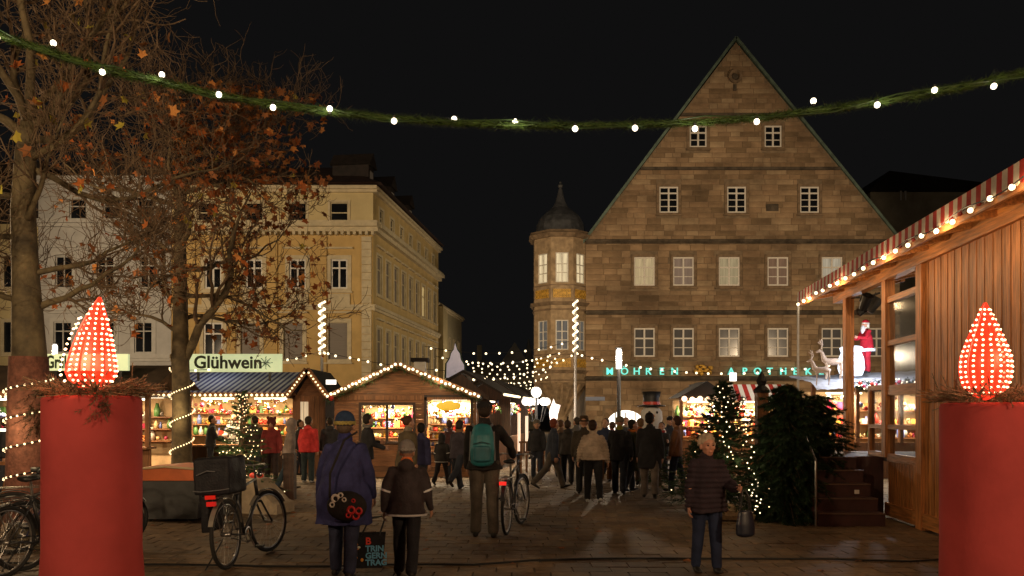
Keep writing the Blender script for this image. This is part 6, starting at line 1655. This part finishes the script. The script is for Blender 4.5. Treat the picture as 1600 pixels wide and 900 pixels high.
left = [
 (244, 752, 1.50, 15, 'person in pale grey coat standing at the counter right of the red pillar', dict(coat=(.30, .25, .20), legs=DK, hair=(.05, .035, .02), leg=stand)),
 (424, 752, 1.56, 160, 'person in dark red coat with bear-eared hat beside the lit fir', dict(coat=(.15, .02, .02), hem=.75, legs=(.03, .02, .02), hat=('ears', (.12, .03, .025)), leg=stand)),
 (451, 765, 1.55, 70, 'person in grey-brown coat with hood up, leaning to the counter', dict(coat=(.20, .16, .14), hem=.74, hood='up', legs=(.03, .05, .07), leg=mid, lean=7)),
 (481, 754, 1.60, 5, 'person in bright red jacket with brown fur hood, seen from behind', dict(coat=(.42, .03, .03), hem=.78, legs=(.03, .045, .05), hair=(.025, .018, .012), hood=True, shoe=(.3, .3, .3), leg=stand, bulk=1.08, collar=(.12, .075, .04))),
 (516, 752, 1.58, 350, 'person in black with tan hood behind the blue coat', dict(coat=DK, hood=True, hair=(.02, .015, .01), collar=(.28, .19, .10), leg=stand)),
 (529, 744, 1.62, 20, 'person with dark cap next to the knitted blue hat', dict(coat=(.03, .03, .035), hat=('cap', (.02, .02, .03)), leg=stand)),
 (572, 772, 1.66, 60, 'dark-haired man in black coat with grey scarf at the hut window', dict(coat=(.014, .014, .016), hem=.74, hair=(.02, .014, .01), scarf=(.16, .15, .14), leg=stand, arms=((20, 10, 70), (10, 10, 60)))),
 (634, 790, 1.64, 40, 'woman with brown tied hair in olive parka looking right', dict(coat=(.06, .045, .025), hem=.66, hair=(.07, .03, .015), hairstyle='bun', collar=(.2, .16, .12), leg=mid, male=False, bulk=1.05)),
 (657, 783, 1.50, 30, 'dark-haired child behind the grey knitted hat', dict(coat=(.02, .02, .06), hair=(.015, .012, .01), leg=mid)),
 (690, 758, 1.22, 15, 'child in black snow suit with light stripe at the gift display', dict(coat=(.02, .018, .018), hem=.8, hood='up', legs=(.02, .018, .02), leg=walk2, band=((-.12, (.5, .5, .5), 0),))),
 (716, 766, 1.58, 25, 'person in brown fur-collared jacket stepping past the display', dict(coat=(.03, .025, .035), collar=(.16, .09, .05), hair=(.03, .02, .015), leg=((24, 6), (-30, 30)), lean=8)),
 (705, 748, 1.5, 300, 'person facing the gift display with pale face in profile', dict(coat=(.05, .02, .02), hair=(.06, .03, .02), leg=stand)),
 (468, 742, 1.5, 100, 'small far person between the hood and the red jacket', dict(coat=(.03, .03, .03), hair=(.03, .02, .01), leg=stand)),
 (329, 742, 1.62, 60, 'stall visitor in black jacket leaning at the mulled wine counter', dict(coat=DK, hair=(.02, .015, .01), leg=stand, arms=((20, 15, 60), (15, 10, 50)))),
 (398, 744, 1.6, 330, 'person in dark brown jacket half behind the lit fir', dict(coat=(.04, .025, .02), hair=(.03, .02, .01), leg=stand)),
 (5, 770, 1.6, 60, 'person with pale face at the left edge under the grill stall lights', dict(coat=DK, hair=(.04, .03, .02), leg=stand)),
]
sd0 = 100
for lst, g_ in ((crowd, GP), (left, GL_)):
    for px, fy, H_, hd_, lb, kw in lst:
        X, Y = PX(px, fy); sd0 += 1
        kw['coat'] = tuple(min(.6, c_ * 1.35 + .006) for c_ in kw['coat']); kw.setdefault('turn', (-25, 10, 0, 30, -12, 18)[sd0 % 6]); kw.setdefault('lean', (4, 7, 2, 5)[sd0 % 4])
        person(lb, X, Y, hd_, H_, seed=sd0, group=g_, **kw)
# two sellers inside the stalls
person('seller in orange top inside the gabled hut window', hxx(652) + x0 * 0 + P(524, 0, HY).x, HY + .55, 175, 1.62, coat=(.55, .15, .03), hair=(.03, .02, .015), seed=300, leg=stand, group='sellers in the huts', arms=((20, 10, 60), (20, 10, 60)))
person('seller in white apron behind the mulled wine counter', P(352, 0, 22).x, 22.75, 180, 1.66, coat=(.5, .48, .45), hair=(.03, .02, .015), seed=301, leg=stand, group='sellers in the huts', arms=((20, 10, 60), (20, 10, 60)))
# red-coated figure on the fleece roof
p = P(1354, 583, 20.4)
rs = person('figure in red suit with white fur trim and red cap standing on the fleece roof', p.x, p.y, 262, 1.38, coat=(.45, .015, .03), legs=(.40, .015, .03), hem=.72, hair=(.7, .68, .62), hairstyle='long', seed=310, leg=((2, 2), (-2, 2)), hat=('beanie', (.45, .015, .03), (.7, .68, .62)), bulk=1.22, arms=((35, 10, 60), (35, 10, 60)), cat='roof figure', collar=(.7, .68, .62), skin=(.5, .35, .28))
rs['t'].location.z = p.z; rs['t'].name = 'red_suit_figure'
q = MB(); q.tube([(0, 0, .55), (0, 0, .62)], [(.27, .19)] * 2, 20, ref=(1, 0, 0)); q.obj('fur_hem', M['snow'], rs['t'], smooth=True)
q = MB(); q.ball((0, .10, 1.12), (.07, .05, .12), 10, 8); q.obj('beard', M['snow'], rs['t'], smooth=True)

# ================================================================ bicycles
def wheel_parts(t, c, rad, heading=0.0, seed=0, hubm=None):
    """wheel part with tyre, rim, spokes; local plane y-z turned by heading"""
    T = Matrix.Translation(c) @ Matrix.Rotation(heading, 4, 'Z')
    hub = MB(); hub.tube([(-.05, 0, 0), (.05, 0, 0)], .022, 8); w_ = hub.obj('wheel', M['steel'], t, smooth=True); w_.matrix_local = T
    n = 40
    q = MB(); q.tube([(0, rad * math.cos(2 * math.pi * k / n), rad * math.sin(2 * math.pi * k / n)) for k in range(n + 1)], .021, 7, caps=False, ref=(1, 0, 0)); q.obj('tyre', M['rubber'], w_, smooth=True)
    q = MB(); q.tube([(0, (rad - .028) * math.cos(2 * math.pi * k / n), (rad - .028) * math.sin(2 * math.pi * k / n)) for k in range(n + 1)], .011, 5, caps=False, ref=(1, 0, 0)); q.obj('rim', M['steel'], w_, smooth=True)
    q = MB()
    for k in range(28):
        a = 2 * math.pi * k / 28; s_ = .028 if k % 2 else -.028; q.tube([(s_, .02 * math.cos(a + .6), .02 * math.sin(a + .6)), (0, (rad - .03) * math.cos(a), (rad - .03) * math.sin(a))], .0013, 3, caps=False)
    q.obj('spokes', M['steel'], w_, kind='stuff'); return w_
def bicycle(label, X, Y, heading, fc, steer=0, rad=.345, rack=True, bag=None, fender=None, stand_=True, lights=True, lean=0, group=None, basket=False, es=.25):
    t = thing('bicycle', label, 'bicycle', (X, Y, 0), rotz=-R(heading), group=group); t.rotation_euler = (0, R(lean), -R(heading))
    fm = mat('frame_paint_%d' % int(fc[0] * 999 + fc[2] * 100), fc, .35, var=.15, scale=10)
    wheel_parts(t, (0, 0, rad + .02), rad); FW = 1.08; hd0 = (0, FW - .24, .98); 
    st = R(-steer); piv = Vector((0, FW - .17, 0))
    Tf = Matrix.Translation(piv) @ Matrix.Rotation(st, 4, 'Z') @ Matrix.Translation(-piv)
    wheel_parts(t, Tf @ Vector((0, FW, rad + .02)), rad, st)
    bb = (0, .46, .30); sp_ = (0, .30, .80); hu = (0, FW - .24, .88); hl_ = (0, FW - .19, .68); rh = (0, 0, rad + .02)
    q = MB(); q.tube([bb, sp_], .018, 8); q.tube([bb, hl_], .020, 8); q.tube([sp_, hu], .017, 8); q.tube([hu, hl_], .022, 8)
    for s_ in (-1, 1): q.tube([(s_ * .03, .46, .30), (s_ * .055, 0, rad + .02)], .010, 6); q.tube([(s_ * .02, .31, .76), (s_ * .055, 0, rad + .02)], .008, 6)
    q.obj('frame', fm, t, smooth=True)
    q = MB()
    for s_ in (-1, 1): q.tube([Tf @ Vector((s_ * .04, FW - .17, .62)), Tf @ Vector((s_ * .055, FW, rad + .02))], .012, 6)
    q.tube([Tf @ Vector((-.045, FW - .17, .62)), Tf @ Vector((.045, FW - .17, .62))], .014, 6); q.tube([Vector(hl_), Vector(hd0) + Vector((0, 0, .06))], .013, 8); q.obj('fork', fm, t, smooth=True)
    q = MB(); q.tube([Tf @ Vector(v) for v in ((-.29, FW - .38, 1.03), (-.2, FW - .30, 1.06), (0, FW - .22, 1.04), (.2, FW - .30, 1.06), (.29, FW - .38, 1.03))], .012, 7); q.obj('handlebar', M['steel'], t, smooth=True)
    for s_ in (-1, 1): MB().tube([Tf @ Vector((s_ * .29, FW - .38, 1.03)), Tf @ Vector((s_ * .27, FW - .50, 1.01))], .017, 8).obj('grip', M['black'], t, smooth=True); MB().tube([Tf @ Vector((s_ * .2, FW - .30, 1.05)), Tf @ Vector((s_ * .26, FW - .38, 1.0))], .005, 5).obj('brake_lever', M['steel'], t)
    q = MB(); q.tube([(0, .18, .98), (0, .28, .985), (0, .40, .98)], [(.085, .03), (.06, .03), (.018, .018)], 10, ref=(1, 0, 0)); q.obj('saddle', M['black'], t, smooth=True); MB().tube([sp_, (0, .27, .96)], .013, 8).obj('seat_post', M['steel'], t)
    q = MB(); q.lathe([(.07, -.004), (.088, 0), (.07, .004)], 20, T=Matrix.Translation((.05, .46, .30)) @ Matrix.Rotation(R(90), 4, 'Y')); q.obj('chainring', M['steel'], t)
    for s_ in (-1, 1): MB().tube([(s_ * .05, .46, .30), (s_ * .085, .46 + s_ * .08, .30 - s_ * .15)], .009, 6).obj('crank', M['steel'], t); MB().box((s_ * .14 - .045, .46 + s_ * .08 - .035, .30 - s_ * .15 - .012), (s_ * .14 + .045, .46 + s_ * .08 + .035, .30 - s_ * .15 + .012)).obj('pedal', M['black'], t)
    MB().tube([(.05, .45, .385), (.05, .02, rad + .06)], .005, 4).obj('chain', M['metal_dark'], t); MB().tube([(.05, .45, .215), (.05, .02, rad - .02)], .005, 4).obj('chain', M['metal_dark'], t)
    fe = fender or M['metal_dark']
    for (cy_, a0_, a1_, TT) in ((0, 20, 168, Matrix.Identity(4)), (FW, 35, 150, Tf)):
        q = MB(); n = 16; rr_ = rad + .035
        pts = [TT @ Vector((0, cy_ - rr_ * math.cos(R(a0_ + (a1_ - a0_) * k / n)), rad + .02 + rr_ * math.sin(R(a0_ + (a1_ - a0_) * k / n)))) for k in range(n + 1)]
        q.tube(pts, [(.003, .028)] * (n + 1), 8, ref=None); 
        q = MB()
        for k in range(n):
            a_ = TT.to_3x3() @ Vector((.027, 0, 0)); q.add([pts[k] - a_, pts[k] + a_, pts[k + 1] + a_, pts[k + 1] - a_, pts[k] - a_ * .8 - Vector((0, 0, .0)) + (pts[k] - (TT @ Vector((0, cy_, rad)))).normalized() * .008, pts[k] + a_ * .8 + (pts[k] - (TT @ Vector((0, cy_, rad)))).normalized() * .008, pts[k + 1] + a_ * .8 + (pts[k + 1] - (TT @ Vector((0, cy_, rad)))).normalized() * .008, pts[k + 1] - a_ * .8 + (pts[k + 1] - (TT @ Vector((0, cy_, rad)))).normalized() * .008], [(0, 1, 2, 3), (4, 5, 6, 7), (0, 4, 7, 3), (1, 5, 6, 2)])
        q.obj('mudguard', fe, t, smooth=False)
    if rack:
        q = MB()
        for s_ in (-.06, .06): q.tube([(s_, -.28, .78), (s_, .26, .78)], .006, 5); q.tube([(s_ * .9, -.18, .78), (s_ * .9, 0, rad + .04)], .005, 5)
        for y_ in (-.28, -.1, .1): q.tube([(-.06, y_, .78), (.06, y_, .78)], .005, 5)
        q.obj('rear_rack', M['steel'], t)
    if lights:
        MB().box((-.045, -.325, .70), (.045, -.29, .745)).obj('tail_light', mat('red_lens_%d' % int(es * 100), (.5, .01, .01), .2, emis=(1, .03, .02), es=es, sampling='NONE'), t)
        MB().ball(tuple(Tf @ Vector((0, FW - .12, .93))), .035, 8, 6).obj('headlight', M['chrome'], t, smooth=True)
    if stand_: MB().tube([(-.04, .02, .32), (-.20, -.10, .01)], .009, 6).obj('kickstand', M['metal_dark'], t)
    if bag:
        q = MB(); q.box((-.19, -.29, .81), (.19, .16, 1.19)); me = remesh(q, .02, 5, lambda co, n: noise.noise(co * 9) * .012); me.materials.clear(); me.materials.append(cloth((.014, .014, .018), .6, 'nylon')); bo = inst('rack_bag', me, t)
        MB().tube([(-.19, -.30, .86), (-.1, -.315, .85), (.1, -.315, .86), (.19, -.30, .87)], .006, 5).obj('piping', mat('grey_piping', (.12, .12, .13), .5), bo)
        MB().tube([(-.14, -.312, 1.02), (-.03, -.318, 1.06), (.06, -.316, 1.05)], .006, 5).obj('zip', mat('grey_piping', (.12, .12, .13), .5), bo)
        MB().box((-.06, -.32, .77), (.045, -.30, .81)).obj('reflector', M['red_lens'], t)
        q = MB(); q.box((-.17, -.22, .42), (-.07, .14, .80)); me = remesh(q, .02, 4); me.materials.clear(); me.materials.append(cloth((.014, .014, .018), .6, 'nylon')); inst('pannier', me, t)
    if basket:
        q = MB(); T_ = Tf @ Matrix.Translation((0, FW - .02, .82))
        for k in range(5): z = k * .06; q.tube([T_ @ Vector(v) for v in ((-.16, -.1, z), (.16, -.1, z), (.16, .14, z), (-.16, .14, z), (-.16, -.1, z))], .003, 4)
        for k in range(9): x = -.16 + .04 * k; q.tube([T_ @ Vector((x, -.1, 0)), T_ @ Vector((x, -.1, .24))], .003, 4); q.tube([T_ @ Vector((x, .14, 0)), T_ @ Vector((x, .14, .24))], .003, 4)
        q.obj('basket', M['metal_dark'], t)
    return t
bicycle('parked bicycle with black rack bag, pale mudguards and turned front wheel', (356 - 800) / F * 8.4, 8.4, 4, (.03, .03, .035), steer=14, bag=True, fender=mat('pale_mudguard', (.30, .27, .23), .35, metal=.4), lean=-3)
bicycle('dark bicycle pushed by the man with the teal rucksack', (792 - 800) / F * 10.7 - .0, 10.75, 10, (.02, .02, .022), steer=8, stand_=False, es=1.0)
o = MB().ball((0, 0, 0), .028, 8, 6).obj('handlebar_light', mat('blue_white_led', (.5, .7, 1), emis=(.35, .7, 1), es=3), None, smooth=True)
o.parent = [x for x in SC.objects if x.name.startswith('bicycle')][-1]; o.location = (-.06, .84, 1.12)
G5 = 'bicycles parked at the left edge'
bicycle('dark bicycle at the left edge with red tail light', (4 - 800) / F * 7.9, 7.9, 14, (.02, .02, .025), steer=-18, group=G5, lean=4)
bicycle('blue-framed bicycle partly hidden by the left red pillar', (38 - 800) / F * 8.3, 8.3, 22, (.02, .025, .09), steer=20, group=G5, lean=-4, basket=True)
bicycle('bicycle standing behind the others at the left edge', (20 - 800) / F * 9.3, 9.3, 60, (.03, .03, .03), steer=10, group=G5, lean=3)

bpy.data.scenes.remove(WS)
